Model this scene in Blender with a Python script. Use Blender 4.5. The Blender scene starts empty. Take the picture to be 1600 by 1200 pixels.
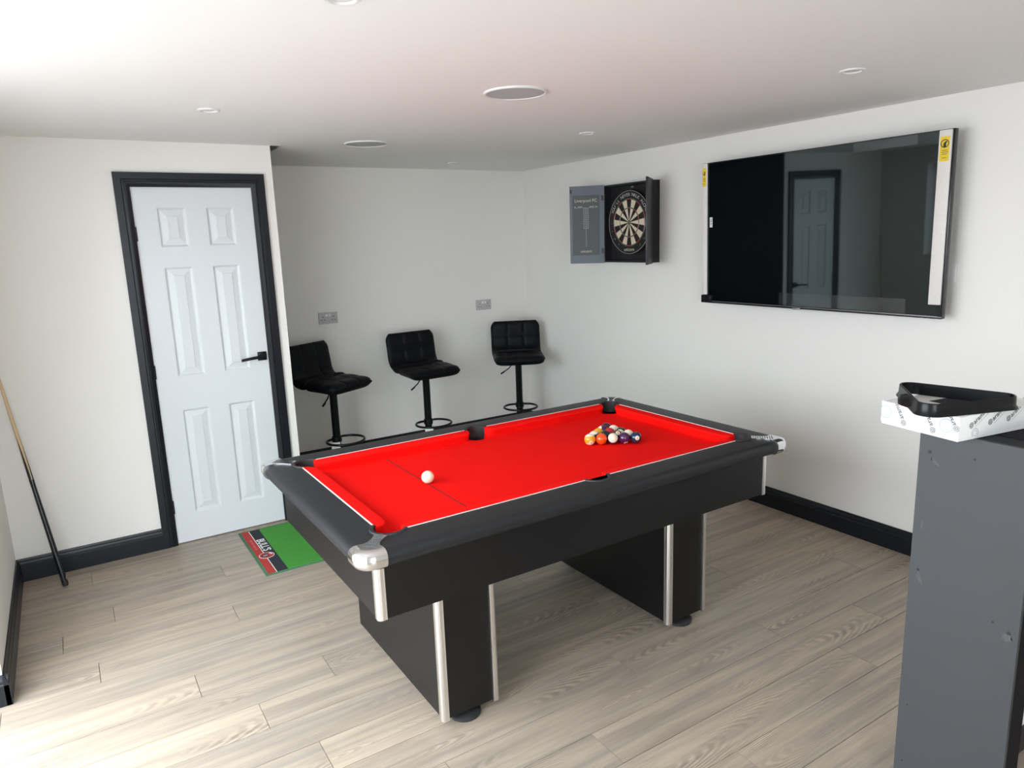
import bpy, bmesh, math, random
from math import sin, cos, pi, radians, hypot, atan2, sqrt
from mathutils import Vector, Matrix, Euler
random.seed(7)
SC = bpy.context.scene
COL = SC.collection

# ------------------------------------------------------------------ camera
YAW, PITCH, ROLL, CAM_H, FPX = 0.5593, 0.1997, -0.0356, 1.6526, 1114.73
cam_d = bpy.data.cameras.new('camera'); cam = bpy.data.objects.new('camera', cam_d); COL.objects.link(cam)
cam_d.sensor_width = 36.0; cam_d.lens = 36.0 * FPX / 1600.0; cam_d.clip_start = 0.05
_fw = Vector((sin(YAW)*cos(PITCH), cos(YAW)*cos(PITCH), -sin(PITCH)))
_r = Vector((cos(YAW), -sin(YAW), 0)); _u = _r.cross(_fw)
_rr = cos(ROLL)*_r + sin(ROLL)*_u; _uu = -sin(ROLL)*_r + cos(ROLL)*_u
cam.matrix_world = Matrix(((_rr.x, _uu.x, -_fw.x, 0), (_rr.y, _uu.y, -_fw.y, 0), (_rr.z, _uu.z, -_fw.z, CAM_H), (0, 0, 0, 1)))
SC.camera = cam

# ------------------------------------------------------------------ room sizes
XR, YB, YD, XL, XC, HC, HB = 3.5007, 5.2978, 4.2979, -0.3688, 1.1267, 2.2214, 0.1207
DX0, DX1, YE = 0.390, 0.9987, 3.0849
YN = -1.7            # wall behind the camera
PY0 = 0.75           # patio opening from PY0 to YE
PZ = 2.10            # head of the patio opening
XO = -0.66           # outer face of the window wall
RX0, RX1 = -0.45, 0.88    # glazed garden doors behind the camera
WY0, WY1, WZ0, WZ1 = 3.27, 3.84, 1.20, 2.06   # small window in the left wall

# ------------------------------------------------------------------ world, daylight, exposure
w = bpy.data.worlds.new('world'); SC.world = w; w.use_nodes = True
bg = w.node_tree.nodes['Background']; bg.inputs[0].default_value = (0.875, 0.96, 1.045, 1); bg.inputs[1].default_value = 9.7
T_W = 0.10
def portal(name, loc, rot, sx, sy):
    l = bpy.data.lights.new(name, 'AREA'); l.shape = 'RECTANGLE'; l.size = sx; l.size_y = sy
    l.cycles.is_portal = True
    o = bpy.data.objects.new(name, l); COL.objects.link(o); o.location = loc; o.rotation_euler = rot
    return o
portal('daylight_portal_patio', (XO-0.02, (PY0+YE)/2, PZ/2), (0, -pi/2, 0), PZ, YE-PY0)
portal('daylight_portal_rear', ((RX0+RX1)/2, YN-T_W-0.02, PZ/2), (-pi/2, 0, 0), RX1-RX0, PZ)
portal('daylight_portal_window', (XO-0.02, (WY0+WY1)/2, (WZ0+WZ1)/2), (0, -pi/2, 0), WZ1-WZ0, WY1-WY0)
SC.view_settings.view_transform = 'Standard'; SC.view_settings.look = 'None'
SC.view_settings.exposure = 0.0; SC.view_settings.gamma = 1.0; SC.view_settings.use_curve_mapping = False

# ------------------------------------------------------------------ materials
MATS = {}
def mat(name, col, rough=0.5, metal=0.0, bump=None, var=None, spec=None, coat=0.0, ior=None, sheen=0.0):
    """principled material; var=(scale, amount) mottles the colour, bump=(scale, strength)"""
    m = bpy.data.materials.new(name); m.use_nodes = True; nt = m.node_tree
    b = nt.nodes['Principled BSDF']
    b.inputs['Base Color'].default_value = (*col, 1); b.inputs['Roughness'].default_value = rough; b.inputs['Metallic'].default_value = metal
    if spec is not None: b.inputs['Specular IOR Level'].default_value = spec
    if ior: b.inputs['IOR'].default_value = ior
    if coat: b.inputs['Coat Weight'].default_value = coat; b.inputs['Coat Roughness'].default_value = 0.05
    if sheen: b.inputs['Sheen Weight'].default_value = sheen; b.inputs['Sheen Roughness'].default_value = 0.4
    tc = nt.nodes.new('ShaderNodeTexCoord')
    if var:
        n = nt.nodes.new('ShaderNodeTexNoise'); n.inputs['Scale'].default_value = var[0]; n.inputs['Detail'].default_value = 5
        r = nt.nodes.new('ShaderNodeMapRange'); r.inputs['To Min'].default_value = 1-var[1]; r.inputs['To Max'].default_value = 1+var[1]
        x = nt.nodes.new('ShaderNodeMix'); x.data_type = 'RGBA'; x.blend_type = 'MULTIPLY'; x.inputs['Factor'].default_value = 1
        x.inputs['A'].default_value = (*col, 1)
        nt.links.new(tc.outputs['Object'], n.inputs['Vector']); nt.links.new(n.outputs['Fac'], r.inputs['Value'])
        nt.links.new(r.outputs['Result'], x.inputs['B']); nt.links.new(x.outputs['Result'], b.inputs['Base Color'])
    if bump:
        n = nt.nodes.new('ShaderNodeTexNoise'); n.inputs['Scale'].default_value = bump[0]; n.inputs['Detail'].default_value = 4
        bp = nt.nodes.new('ShaderNodeBump'); bp.inputs['Strength'].default_value = bump[1]; bp.inputs['Distance'].default_value = 0.002
        nt.links.new(tc.outputs['Object'], n.inputs['Vector']); nt.links.new(n.outputs['Fac'], bp.inputs['Height']); nt.links.new(bp.outputs['Normal'], b.inputs['Normal'])
    MATS[name] = m
    return m
mat('wall_paint', (0.825, 0.80, 0.757), 0.75, bump=(60, 0.12), var=(1.5, 0.012))
mat('ceiling_paint', (0.86, 0.85, 0.835), 0.8, bump=(9, 0.10), var=(2.0, 0.02))
mat('black_gloss', (0.006, 0.008, 0.012), 0.33, spec=0.35, bump=(40, 0.05))
mat('door_white', (0.64, 0.665, 0.68), 0.42)
mat('white_plastic', (0.78, 0.77, 0.76), 0.35)
mat('grey_plastic', (0.50, 0.47, 0.47), 0.4)
mat('hole', (0.01, 0.01, 0.01), 0.8)
mat('black_metal', (0.012, 0.013, 0.015), 0.38)
mat('black_satin', (0.005, 0.0055, 0.007), 0.30, spec=0.3)
mat('leatherette', (0.004, 0.0045, 0.006), 0.48, spec=0.12, bump=(180, 0.25))
mat('thread', (0.03, 0.03, 0.035), 0.6)
mat('red_cloth', (0.90, 0.009, 0.007), 0.9, bump=(450, 0.25), var=(6, 0.04), spec=0.05)
mat('laminate', (0.0035, 0.0035, 0.004), 0.38, spec=0.40, var=(8, 0.10))
mat('rail_black', (0.014, 0.015, 0.017), 0.45, spec=0.4, bump=(500, 0.05))
mat('rubber', (0.020, 0.020, 0.022), 0.55)
mat('chrome', (0.82, 0.82, 0.83), 0.12, metal=1.0)
mat('aluminium', (0.86, 0.85, 0.83), 0.28, metal=1.0)
mat('strip_white', (0.85, 0.74, 0.72), 0.5)
mat('line_dark', (0.10, 0.002, 0.002), 0.9)
mat('ivory', (0.86, 0.78, 0.60), 0.10, coat=0.3)
mat('grey_panel', (0.040, 0.043, 0.046), 0.55, var=(5, 0.08))
mat('scuff', (0.07, 0.074, 0.077), 0.7, var=(60, 0.25))
mat('screw', (0.012, 0.012, 0.013), 0.6)
mat('bar_black', (0.004, 0.004, 0.007), 0.5, spec=0.1)
mat('card_white', (0.86, 0.86, 0.85), 0.45)
mat('print_grey', (0.05, 0.055, 0.06), 0.6)
mat('print_pale', (0.42, 0.47, 0.48), 0.5)
mat('screen', (0.003, 0.004, 0.005), 0.03, ior=1.9)
MATS['screen'].node_tree.nodes['Principled BSDF'].inputs['Specular Tint'].default_value = (0.78, 0.95, 1.0, 1)
mat('tv_bezel', (0.010, 0.010, 0.012), 0.25)
mat('foam_strip', (0.72, 0.69, 0.65), 0.6, var=(90, 0.06))
mat('label_yellow', (0.78, 0.56, 0.01), 0.5)
mat('ink', (0.015, 0.012, 0.010), 0.6)
mat('mat_green', (0.055, 0.30, 0.035), 0.95, bump=(400, 0.6), var=(60, 0.15))
mat('mat_border', (0.06, 0.16, 0.075), 0.95, var=(80, 0.1))
mat('mat_red', (0.46, 0.04, 0.035), 0.95, bump=(400, 0.5), var=(60, 0.15))
mat('mat_navy', (0.020, 0.024, 0.034), 0.95, bump=(400, 0.5), var=(60, 0.15))
mat('mat_white', (0.78, 0.78, 0.76), 0.9)
mat('mat_pale_red', (0.62, 0.13, 0.12), 0.9)
mat('ash_wood', (0.62, 0.45, 0.26), 0.35, var=(14, 0.08))
mat('cue_black', (0.010, 0.013, 0.017), 0.22)
mat('cabinet_black', (0.010, 0.010, 0.012), 0.45)
mat('cabinet_grey', (0.150, 0.170, 0.200), 0.6, var=(40, 0.06))
mat('slate_board', (0.085, 0.095, 0.100), 0.6)
mat('chalk', (0.55, 0.55, 0.52), 0.7)
mat('cream_print', (0.70, 0.64, 0.48), 0.7)
mat('dart_black', (0.012, 0.011, 0.011), 0.85)
mat('dart_cream', (0.72, 0.60, 0.44), 0.85)
mat('dart_red', (0.30, 0.022, 0.024), 0.85)
mat('dart_green', (0.03, 0.13, 0.06), 0.85)
mat('wire', (0.35, 0.35, 0.35), 0.35, metal=0.8)
mat('grille', (0.46, 0.47, 0.49), 0.7, bump=(900, 0.4))
mat('lamp_lens', (0.75, 0.75, 0.74), 0.2)
mat('subfloor', (0.10, 0.085, 0.07), 0.9)
mat('paving', (0.40, 0.39, 0.37), 0.9, var=(3, 0.1))
mat('upvc', (0.75, 0.76, 0.77), 0.35)
mat('dark_wall', (0.022, 0.024, 0.027), 0.6, bump=(60, 0.12))
mat('dark_void', (0.05, 0.045, 0.04), 0.9)

def glass_mat():
    m = bpy.data.materials.new('pane_glass'); m.use_nodes = True; nt = m.node_tree; nt.nodes.clear()
    o = nt.nodes.new('ShaderNodeOutputMaterial'); t = nt.nodes.new('ShaderNodeBsdfTransparent'); g = nt.nodes.new('ShaderNodeBsdfGlossy')
    t.inputs[0].default_value = (0.93, 0.95, 0.95, 1); g.inputs['Roughness'].default_value = 0.02
    f = nt.nodes.new('ShaderNodeFresnel'); f.inputs[0].default_value = 1.45; x = nt.nodes.new('ShaderNodeMixShader')
    nt.links.new(f.outputs[0], x.inputs[0]); nt.links.new(t.outputs[0], x.inputs[1]); nt.links.new(g.outputs[0], x.inputs[2]); nt.links.new(x.outputs[0], o.inputs[0])
    MATS['pane_glass'] = m
glass_mat()

def film_mat():
    m = bpy.data.materials.new('clear_film'); m.use_nodes = True; nt = m.node_tree; nt.nodes.clear()
    o = nt.nodes.new('ShaderNodeOutputMaterial'); t = nt.nodes.new('ShaderNodeBsdfTransparent'); g = nt.nodes.new('ShaderNodeBsdfGlossy')
    t.inputs[0].default_value = (0.97, 0.98, 0.98, 1); g.inputs['Roughness'].default_value = 0.3
    x = nt.nodes.new('ShaderNodeMixShader'); x.inputs[0].default_value = 0.06
    nt.links.new(t.outputs[0], x.inputs[1]); nt.links.new(g.outputs[0], x.inputs[2]); nt.links.new(x.outputs[0], o.inputs[0])
    MATS['clear_film'] = m
film_mat()

def wood_mat():
    m = bpy.data.materials.new('vinyl_oak'); m.use_nodes = True; nt = m.node_tree; N = nt.nodes; L = nt.links
    b = N['Principled BSDF']; b.inputs['Roughness'].default_value = 0.42
    tc = N.new('ShaderNodeTexCoord'); oi = N.new('ShaderNodeObjectInfo')
    mul = N.new('ShaderNodeVectorMath'); mul.operation = 'SCALE'; mul.inputs[0].default_value = (37.0, 61.0, 0.0); L.new(oi.outputs['Random'], mul.inputs['Scale'])
    add = N.new('ShaderNodeVectorMath'); add.operation = 'ADD'; L.new(tc.outputs['Object'], add.inputs[0]); L.new(mul.outputs[0], add.inputs[1])
    def mapped(sx, sy):
        mp = N.new('ShaderNodeMapping'); mp.inputs['Scale'].default_value = (sx, sy, 1); L.new(add.outputs[0], mp.inputs['Vector']); return mp.outputs[0]
    def noise(v, sc, det=5, rough=0.55, dist=0.0):
        n = N.new('ShaderNodeTexNoise'); n.inputs['Scale'].default_value = sc; n.inputs['Detail'].default_value = det
        n.inputs['Roughness'].default_value = rough; n.inputs['Distortion'].default_value = dist; L.new(v, n.inputs['Vector']); return n.outputs['Fac']
    def ramp(f, *st):
        r = N.new('ShaderNodeValToRGB'); e = r.color_ramp.elements
        while len(e) < len(st): e.new(0.5)
        for el, (p, c) in zip(e, st): el.position = p; el.color = (*c, 1)
        L.new(f, r.inputs['Fac']); return r.outputs['Color']
    def mix(f, a, c2, mode='MIX'):
        x = N.new('ShaderNodeMix'); x.data_type = 'RGBA'; x.blend_type = mode
        if isinstance(f, float): x.inputs['Factor'].default_value = f
        else: L.new(f, x.inputs['Factor'])
        for s, v in (('A', a), ('B', c2)):
            if isinstance(v, tuple): x.inputs[s].default_value = (*v, 1)
            else: L.new(v, x.inputs[s])
        return x.outputs['Result']
    broad = noise(mapped(0.8, 9.0), 2.0, 4, 0.55, 0.4)
    fine = noise(mapped(2.5, 60.0), 3.0, 6, 0.6)
    c = ramp(broad, (0.28, (0.280, 0.232, 0.186)), (0.5, (0.430, 0.350, 0.268)), (0.72, (0.545, 0.450, 0.345)))
    c = mix(0.30, c, ramp(fine, (0.3, (0.26, 0.22, 0.175)), (0.7, (0.53, 0.45, 0.36))))
    grey = ramp(noise(mapped(0.45, 16.0), 2.2, 4, 0.6, 0.3), (0.48, (0, 0, 0)), (0.62, (1, 1, 1)))
    gm = N.new('ShaderNodeMath'); gm.operation = 'MULTIPLY'; L.new(grey, gm.inputs[0]); gm.inputs[1].default_value = 0.55
    c = mix(gm.outputs[0], c, (0.270, 0.245, 0.215))
    # cathedral grain: long ellipses with a wobble, only in patches
    wv = N.new('ShaderNodeTexWave'); wv.wave_type = 'RINGS'; wv.rings_direction = 'Z'; wv.inputs['Scale'].default_value = 10.0
    wv.inputs['Distortion'].default_value = 2.6; wv.inputs['Detail'].default_value = 2.0; wv.inputs['Detail Scale'].default_value = 1.6
    mp = N.new('ShaderNodeMapping'); mp.inputs['Scale'].default_value = (0.55, 5.0, 1.0)
    fr = N.new('ShaderNodeVectorMath'); fr.operation = 'ADD'; L.new(tc.outputs['Object'], fr.inputs[0])
    off = N.new('ShaderNodeVectorMath'); off.operation = 'SCALE'; off.inputs[0].default_value = (0.9, 0.03, 0.0); L.new(oi.outputs['Random'], off.inputs['Scale']); L.new(off.outputs[0], fr.inputs[1])
    L.new(fr.outputs[0], mp.inputs['Vector']); L.new(mp.outputs[0], wv.inputs['Vector'])
    patch = ramp(noise(mapped(1.1, 5.0), 1.6, 2), (0.50, (0, 0, 0)), (0.66, (1, 1, 1)))
    rings = ramp(wv.outputs['Fac'], (0.25, (0.76, 0.75, 0.74)), (0.62, (1.0, 1.0, 1.0)), (0.92, (1.20, 1.18, 1.16)))
    c = mix(patch, c, mix(1.0, c, rings, 'MULTIPLY'))
    # tone of each plank
    tone = ramp(oi.outputs['Random'], (0.0, (0.90, 0.905, 0.91)), (0.5, (0.98, 0.975, 0.96)), (1.0, (1.06, 1.045, 1.02)))
    c = mix(1.0, c, tone, 'MULTIPLY')
    L.new(c, b.inputs['Base Color'])
    bp = N.new('ShaderNodeBump'); bp.inputs['Strength'].default_value = 0.12; bp.inputs['Distance'].default_value = 0.001
    L.new(fine, bp.inputs['Height']); L.new(bp.outputs['Normal'], b.inputs['Normal'])
    MATS['vinyl_oak'] = m
wood_mat()

# ------------------------------------------------------------------ helpers
def link(name, me, m=None, parent=None, smooth=False, angle=None):
    if m is not None:
        for k in (m if isinstance(m, (list, tuple)) else [m]): me.materials.append(MATS[k])
    if smooth:
        for p in me.polygons: p.use_smooth = True
    if angle:
        for p in me.polygons: p.use_smooth = True
        me.set_sharp_from_angle(angle=radians(angle))
    o = bpy.data.objects.new(name, me); COL.objects.link(o)
    if parent: o.parent = parent
    return o
def from_bm(name, bm, m=None, parent=None, smooth=False, angle=None, recalc=True):
    if recalc: bmesh.ops.recalc_face_normals(bm, faces=bm.faces[:])
    me = bpy.data.meshes.new(name); bm.to_mesh(me); bm.free()
    return link(name, me, m, parent, smooth, angle)
def add_box(bm, x0, x1, y0, y1, z0, z1, bev=0.0, seg=2):
    vs = [bm.verts.new(p) for p in ((x0, y0, z0), (x1, y0, z0), (x1, y1, z0), (x0, y1, z0), (x0, y0, z1), (x1, y0, z1), (x1, y1, z1), (x0, y1, z1))]
    fs = [bm.faces.new([vs[i] for i in q]) for q in ((3, 2, 1, 0), (4, 5, 6, 7), (0, 1, 5, 4), (1, 2, 6, 5), (2, 3, 7, 6), (3, 0, 4, 7))]
    if bev:
        es = list({e for f in fs for e in f.edges})
        bmesh.ops.bevel(bm, geom=es, offset=bev, segments=seg, affect='EDGES', profile=0.5)
def box(name, x0, x1, y0, y1, z0, z1, m, parent=None, bev=0.0, seg=2):
    bm = bmesh.new(); add_box(bm, x0, x1, y0, y1, z0, z1, bev, seg)
    return from_bm(name, bm, m, parent, angle=40 if bev else None)
def boxes(name, lst, m, parent=None):
    bm = bmesh.new()
    for b in lst: add_box(bm, *b)
    return from_bm(name, bm, m, parent)
def add_prism(bm, poly, z0, z1):
    a = [bm.verts.new((x, y, z0)) for x, y in poly]; b = [bm.verts.new((x, y, z1)) for x, y in poly]
    bm.faces.new(a[::-1]); bm.faces.new(b)
    n = len(poly)
    for i in range(n): bm.faces.new((a[i], a[(i+1) % n], b[(i+1) % n], b[i]))
def prism(name, poly, z0, z1, m, parent=None, angle=None):
    bm = bmesh.new(); add_prism(bm, poly, z0, z1)
    return from_bm(name, bm, m, parent, angle=angle)
def loft(name, rings, m, parent=None, closed=True, caps=True, smooth=False, angle=None, loop=False):
    """rings: list of equally long point lists"""
    bm = bmesh.new(); R = [[bm.verts.new(p) for p in r] for r in rings]; n = len(rings[0])
    cnt = len(R) if loop else len(R)-1
    for i in range(cnt):
        A, B = R[i], R[(i+1) % len(R)]
        for j in range(n if closed else n-1): bm.faces.new((A[j], A[(j+1) % n], B[(j+1) % n], B[j]))
    if caps and closed and not loop:
        bm.faces.new(R[0][::-1]); bm.faces.new(R[-1])
    return from_bm(name, bm, m, parent, smooth, angle)
def lathe(name, prof, m, parent=None, n=32, loc=(0, 0, 0), angle=35):
    """prof: (r, z) from one end to the other; r = 0 closes"""
    bm = bmesh.new(); rows = []
    for r, z in prof:
        if r < 1e-6: rows.append([bm.verts.new((loc[0], loc[1], loc[2]+z))])
        else: rows.append([bm.verts.new((loc[0]+r*cos(2*pi*k/n), loc[1]+r*sin(2*pi*k/n), loc[2]+z)) for k in range(n)])
    for a, b in zip(rows, rows[1:]):
        for k in range(n):
            p, q = a[k % len(a)], a[(k+1) % len(a)]; s, t = b[(k+1) % len(b)], b[k % len(b)]
            f = list(dict.fromkeys((p, q, s, t)))
            if len(f) > 2: bm.faces.new(f)
    return from_bm(name, bm, m, parent, angle=angle)
def tube(name, pts, rad, m, parent=None, n=10, loop=False):
    pts = [Vector(p) for p in pts]; rings = []; N = len(pts); prev = None
    for i, p in enumerate(pts):
        a = pts[(i-1) % N] if (loop or i > 0) else p; b = pts[(i+1) % N] if (loop or i < N-1) else p
        t = (b-a).normalized()
        if prev is None: prev = t.orthogonal().normalized()
        prev = (prev - t*prev.dot(t)).normalized(); q = t.cross(prev)
        r = rad[i] if isinstance(rad, (list, tuple)) else rad
        rings.append([p + prev*(r*cos(2*pi*k/n)) + q*(r*sin(2*pi*k/n)) for k in range(n)])
    return loft(name, rings, m, parent, smooth=False, angle=50, loop=loop)
def arc(cx, cy, r, a0, a1, n):
    return [(cx+r*cos(a0+(a1-a0)*i/n), cy+r*sin(a0+(a1-a0)*i/n)) for i in range(n+1)]
def empty(name, loc=(0, 0, 0), rot=(0, 0, 0)):
    o = bpy.data.objects.new(name, None); COL.objects.link(o); o.location = loc; o.rotation_euler = rot
    o.empty_display_size = 0.1
    return o
def tag(o, label=None, cat=None, group=None, kind=None):
    if label: o['label'] = label
    if cat: o['category'] = cat
    if group: o['group'] = group
    if kind: o['kind'] = kind
    return o
def text_mesh(s, size, align='CENTER', extrude=0.0, bold=0.0):
    c = bpy.data.curves.new('lettering', 'FONT'); c.body = s; c.size = size; c.align_x = align; c.align_y = 'CENTER'; c.extrude = extrude; c.resolution_u = 3; c.offset = bold
    t = bpy.data.objects.new('lettering', c); COL.objects.link(t)
    me = bpy.data.meshes.new_from_object(t)
    bpy.data.objects.remove(t); bpy.data.curves.remove(c)
    return me
def text(name, s, size, m, parent, M, align='CENTER', sx=1.0, bold=0.0):
    me = text_mesh(s, size, align, 0.0, bold)
    if sx != 1.0: me.transform(Matrix.Diagonal((sx, 1, 1, 1)))
    me.transform(M); me.materials.clear()
    return link(name, me, m, parent)
def frame_m(origin, right, up):
    r = Vector(right).normalized(); u = Vector(up).normalized(); n = r.cross(u)
    return Matrix(((r.x, u.x, n.x, origin[0]), (r.y, u.y, n.y, origin[1]), (r.z, u.z, n.z, origin[2]), (0, 0, 0, 1)))
def copy_tree(o, parent=None):
    c = o.copy(); COL.objects.link(c); c.parent = parent
    for ch in list(o.children): copy_tree(ch, c)
    return c

# ================================================================== THE SETTING
floor = tag(box('floor', XO, XR+0.1, YN-0.1, YB+0.1, -0.12, -0.004, 'subfloor'), 'grey oak plank floor of the games room', kind='structure')
PW, PL, GAP = 0.167, 1.486, 0.0012
JOINT = {-3: 1.657, -2: 2.456, -1: 1.325, 0: 2.34, 1: 1.68, 2: 0.545, 3: 2.595, 4: 0.423, 5: 0.717, 6: 0.254, 7: 1.10, 8: -0.063, 9: 0.497, 10: 1.30, 11: 0.02, 12: 0.535, 13: 1.05, 14: -0.05, 15: 0.75}
plank_cache = {}
def plank_mesh(L, W):
    key = (round(L, 4), round(W, 4))
    if key not in plank_cache:
        bm = bmesh.new(); add_box(bm, -L/2, L/2, -W/2, W/2, -0.004, 0.0)
        for v in bm.verts:      # a fine bevel towards the top
            if v.co.z > -0.001: v.co.x -= math.copysign(0.0006, v.co.x); v.co.y -= math.copysign(0.0006, v.co.y)
        bmesh.ops.recalc_face_normals(bm, faces=bm.faces[:])
        me = bpy.data.meshes.new('plank'); bm.to_mesh(me); bm.free(); me.materials.append(MATS['vinyl_oak']); plank_cache[key] = me
    return plank_cache[key]
k = -24
while 1.69 + k*PW < YB:
    y0, y1 = max(1.69 + k*PW, YN), min(1.69 + (k+1)*PW, YB)
    if y1 - y0 > 0.01:
        xw = XL if y0 > YE else XO
        j = JOINT.get(k, random.uniform(0, PL))
        while j > xw: j -= PL
        while j < XR:
            a, b = max(j, xw), min(j+PL, XR)
            if b - a > 0.01:
                o = bpy.data.objects.new('plank', plank_mesh(b-a-GAP, y1-y0-GAP)); COL.objects.link(o)
                o.location = ((a+b)/2, (y0+y1)/2, 0.0); o.parent = floor
            j += PL
    k += 1

T = 0.10
# ceiling with the small unfinished slot beside the cupboard corner
NX0, NX1, NY0, NY1 = XC-0.05, 1.197, YD, YD+0.26
bm = bmesh.new()
for b in ((XO, XR+T, YN-T, NY0, HC, HC+T), (XO, NX0, NY0, YB+T, HC, HC+T), (NX1, XR+T, NY0, YB+T, HC, HC+T), (NX0, NX1, NY1, YB+T, HC, HC+T)): add_box(bm, *b)
tag(from_bm('ceiling', bm, 'ceiling_paint'), 'white painted plaster ceiling', kind='structure')
tag(boxes('ceiling_void', [(NX0, NX1, NY0, NY1, HC+0.06, HC+T)], 'dark_void'), 'dark unfinished slot in the ceiling beside the cupboard corner', kind='structure')

def wall(name, lst, label):
    return tag(boxes(name, lst, 'wall_paint'), label, kind='structure')
wall('wall_back', [(XC-0.1, XR+T, YB, YB+T, 0, HC)], 'white back wall of the alcove behind the bar stools')
wall('wall_right', [(XR, XR+T, YN-T, YB, 0, HC)], 'white right wall carrying the television and dartboard')
wall('wall_cupboard', [(XL-T, DX0-0.012, YD, YD+T, 0, HC), (DX1+0.012, XC-0.008, YD+0.006, YD+T, 0, HC), (DX1+0.012, XC, YD, YD+0.006, 0, HC), (DX0-0.012, DX1+0.012, YD, YD+T, 1.997, HC)], 'white wall around the six panel door')
tag(boxes('wall_cupboard_side', [(XC-T, XC, YD+T, YB, 0, HC), (XC-0.008, XC, YD+0.006, YD+T, 0, HC)], 'dark_wall'), 'dark painted return wall of the cupboard facing the alcove', kind='structure')
wall('wall_cupboard_rear', [(XL-T, XC-T, YD+0.9, YD+1.0, 0, HC)], 'rear wall inside the cupboard')
wall('wall_left', [(XO, XL, YE, WY0, 0, HC), (XO, XL, WY1, YD, 0, HC), (XO, XL, WY0, WY1, 0, WZ0), (XO, XL, WY0, WY1, WZ1, HC)], 'white left wall with the small window')
wall('wall_window', [(XO, XL, PY0, YE, PZ, HC), (XO, XL, YN-T, PY0, 0, HC)], 'white wall around the wide garden opening')
wall('wall_front', [(XO, RX0, YN-T, YN, 0, HC), (RX1, XR, YN-T, YN, 0, HC), (RX0, RX1, YN-T, YN, PZ, HC)], 'white wall around the garden doors behind the viewer')
tag(boxes('ground', [(-14, XO, -14, 12, -0.25, -0.10), (XO, 14, -14, YN-T, -0.25, -0.10)], 'paving'), 'pale paving outside the garden opening', kind='structure')

# small window seen only as a reflection in the television
wn = tag(empty('window_1', (XO+0.06, (WY0+WY1)/2, WZ0)), 'small white framed window in the left wall', kind='structure')
hw, hh = (WY1-WY0)/2, WZ1-WZ0
boxes('window_frame', [(-0.03, 0.03, -hw, -hw+0.045, 0, hh), (-0.03, 0.03, hw-0.045, hw, 0, hh), (-0.03, 0.03, -hw, hw, 0, 0.045), (-0.03, 0.03, -hw, hw, hh-0.045, hh)], 'upvc', wn)
box('pane', -0.004, 0.004, -hw+0.045, hw-0.045, 0.045, hh-0.045, 'pane_glass', wn)

# skirting boards
SK = [(0, 0), (0.018, 0), (0.018, 0.083), (0.0145, 0.089), (0.0145, 0.098), (0.0125, 0.106), (0.008, 0.112), (0.0065, HB), (0, HB)]
def skirting(name, a, b, nrm, label):
    """straight length of skirting from a to b, nrm points into the room"""
    rings = [[(p[0]+nrm[0]*t, p[1]+nrm[1]*t, z) for t, z in SK] for p in (a, b)]
    return tag(loft(name, rings, 'black_gloss', angle=25), label, kind='structure')
skirting('baseboard_left', (XL, YE-0.018), (XL, YD), (1, 0), 'dark painted skirting on the left wall')
skirting('baseboard_reveal', (XL+0.016, YE), (XO, YE), (0, -1), 'dark painted skirting on the garden opening reveal')
skirting('baseboard_cupboard', (XL, YD), (DX0-0.0745, YD), (0, -1), 'dark painted skirting left of the door')
skirting('baseboard_cupboard_corner', (DX1+0.0745, YD), (XC, YD), (0, -1), 'short dark skirting right of the door')
skirting('baseboard_cupboard_side', (XC, YD), (XC, YB), (1, 0), 'dark skirting on the cupboard return')
skirting('baseboard_back', (XC, YB), (XR, YB), (0, -1), 'black skirting behind the bar stools')
skirting('baseboard_right', (XR, YN), (XR, YB), (-1, 0), 'black skirting along the right wall')

# door: architrave, leaf, raised panels, lever handle, hinges
AR = [(0, 0), (0, 0.018), (0.034, 0.018), (0.038, 0.0135), (0.044, 0.0135), (0.049, 0.0165), (0.056, 0.0160), (0.063, 0.0125), (0.0745, 0.010), (0.0745, 0)]
ax0, ax1, azt = DX0-0.0745, DX1+0.0745, 1.989+0.0745
rings = []
for P in (lambda w_: (ax0+w_, 0), lambda w_: (ax0+w_, azt-w_), lambda w_: (ax1-w_, azt-w_), lambda w_: (ax1-w_, 0)):
    rings.append([(P(w_)[0], YD-t, P(w_)[1]) for w_, t in AR])
tag(loft('trim_1', rings, 'black_gloss', angle=25), 'dark painted moulded architrave around the white door', kind='structure')
door = tag(empty('door_1', (DX0, YD, 0.008)), 'white six panel cupboard door with black lever handle', kind='structure')
DW, DH = DX1-DX0, 1.981
xs = [(0.112, 0.257), (0.359, 0.504)]; zs = [(0.166, 0.773), (0.959, 1.562), (1.667, 1.877)]
bm = bmesh.new()
gx = [0, 0.112, 0.257, 0.359, 0.504, DW]; gz = [0, 0.166, 0.773, 0.959, 1.562, 1.667, 1.877, DH]
V = {(i, j): bm.verts.new((gx[i], 0, gz[j])) for i in range(6) for j in range(8)}
for i in range(5):
    for j in range(7):
        if i in (1, 3) and j in (1, 3, 5): continue
        bm.faces.new((V[i, j], V[i+1, j], V[i+1, j+1], V[i, j+1]))
Bk = [bm.verts.new(p) for p in ((0, 0.035, 0), (DW, 0.035, 0), (DW, 0.035, DH), (0, 0.035, DH))]
bm.faces.new(Bk)
bm.faces.new([V[i, 0] for i in range(6)][::-1] + [Bk[0], Bk[1]]); bm.faces.new([V[i, 7] for i in range(6)] + [Bk[2], Bk[3]])
bm.faces.new([V[0, j] for j in range(8)] + [Bk[3], Bk[0]]); bm.faces.new([V[5, j] for j in range(8)][::-1] + [Bk[1], Bk[2]])
from_bm('door_leaf', bm, 'door_white', door)
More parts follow.
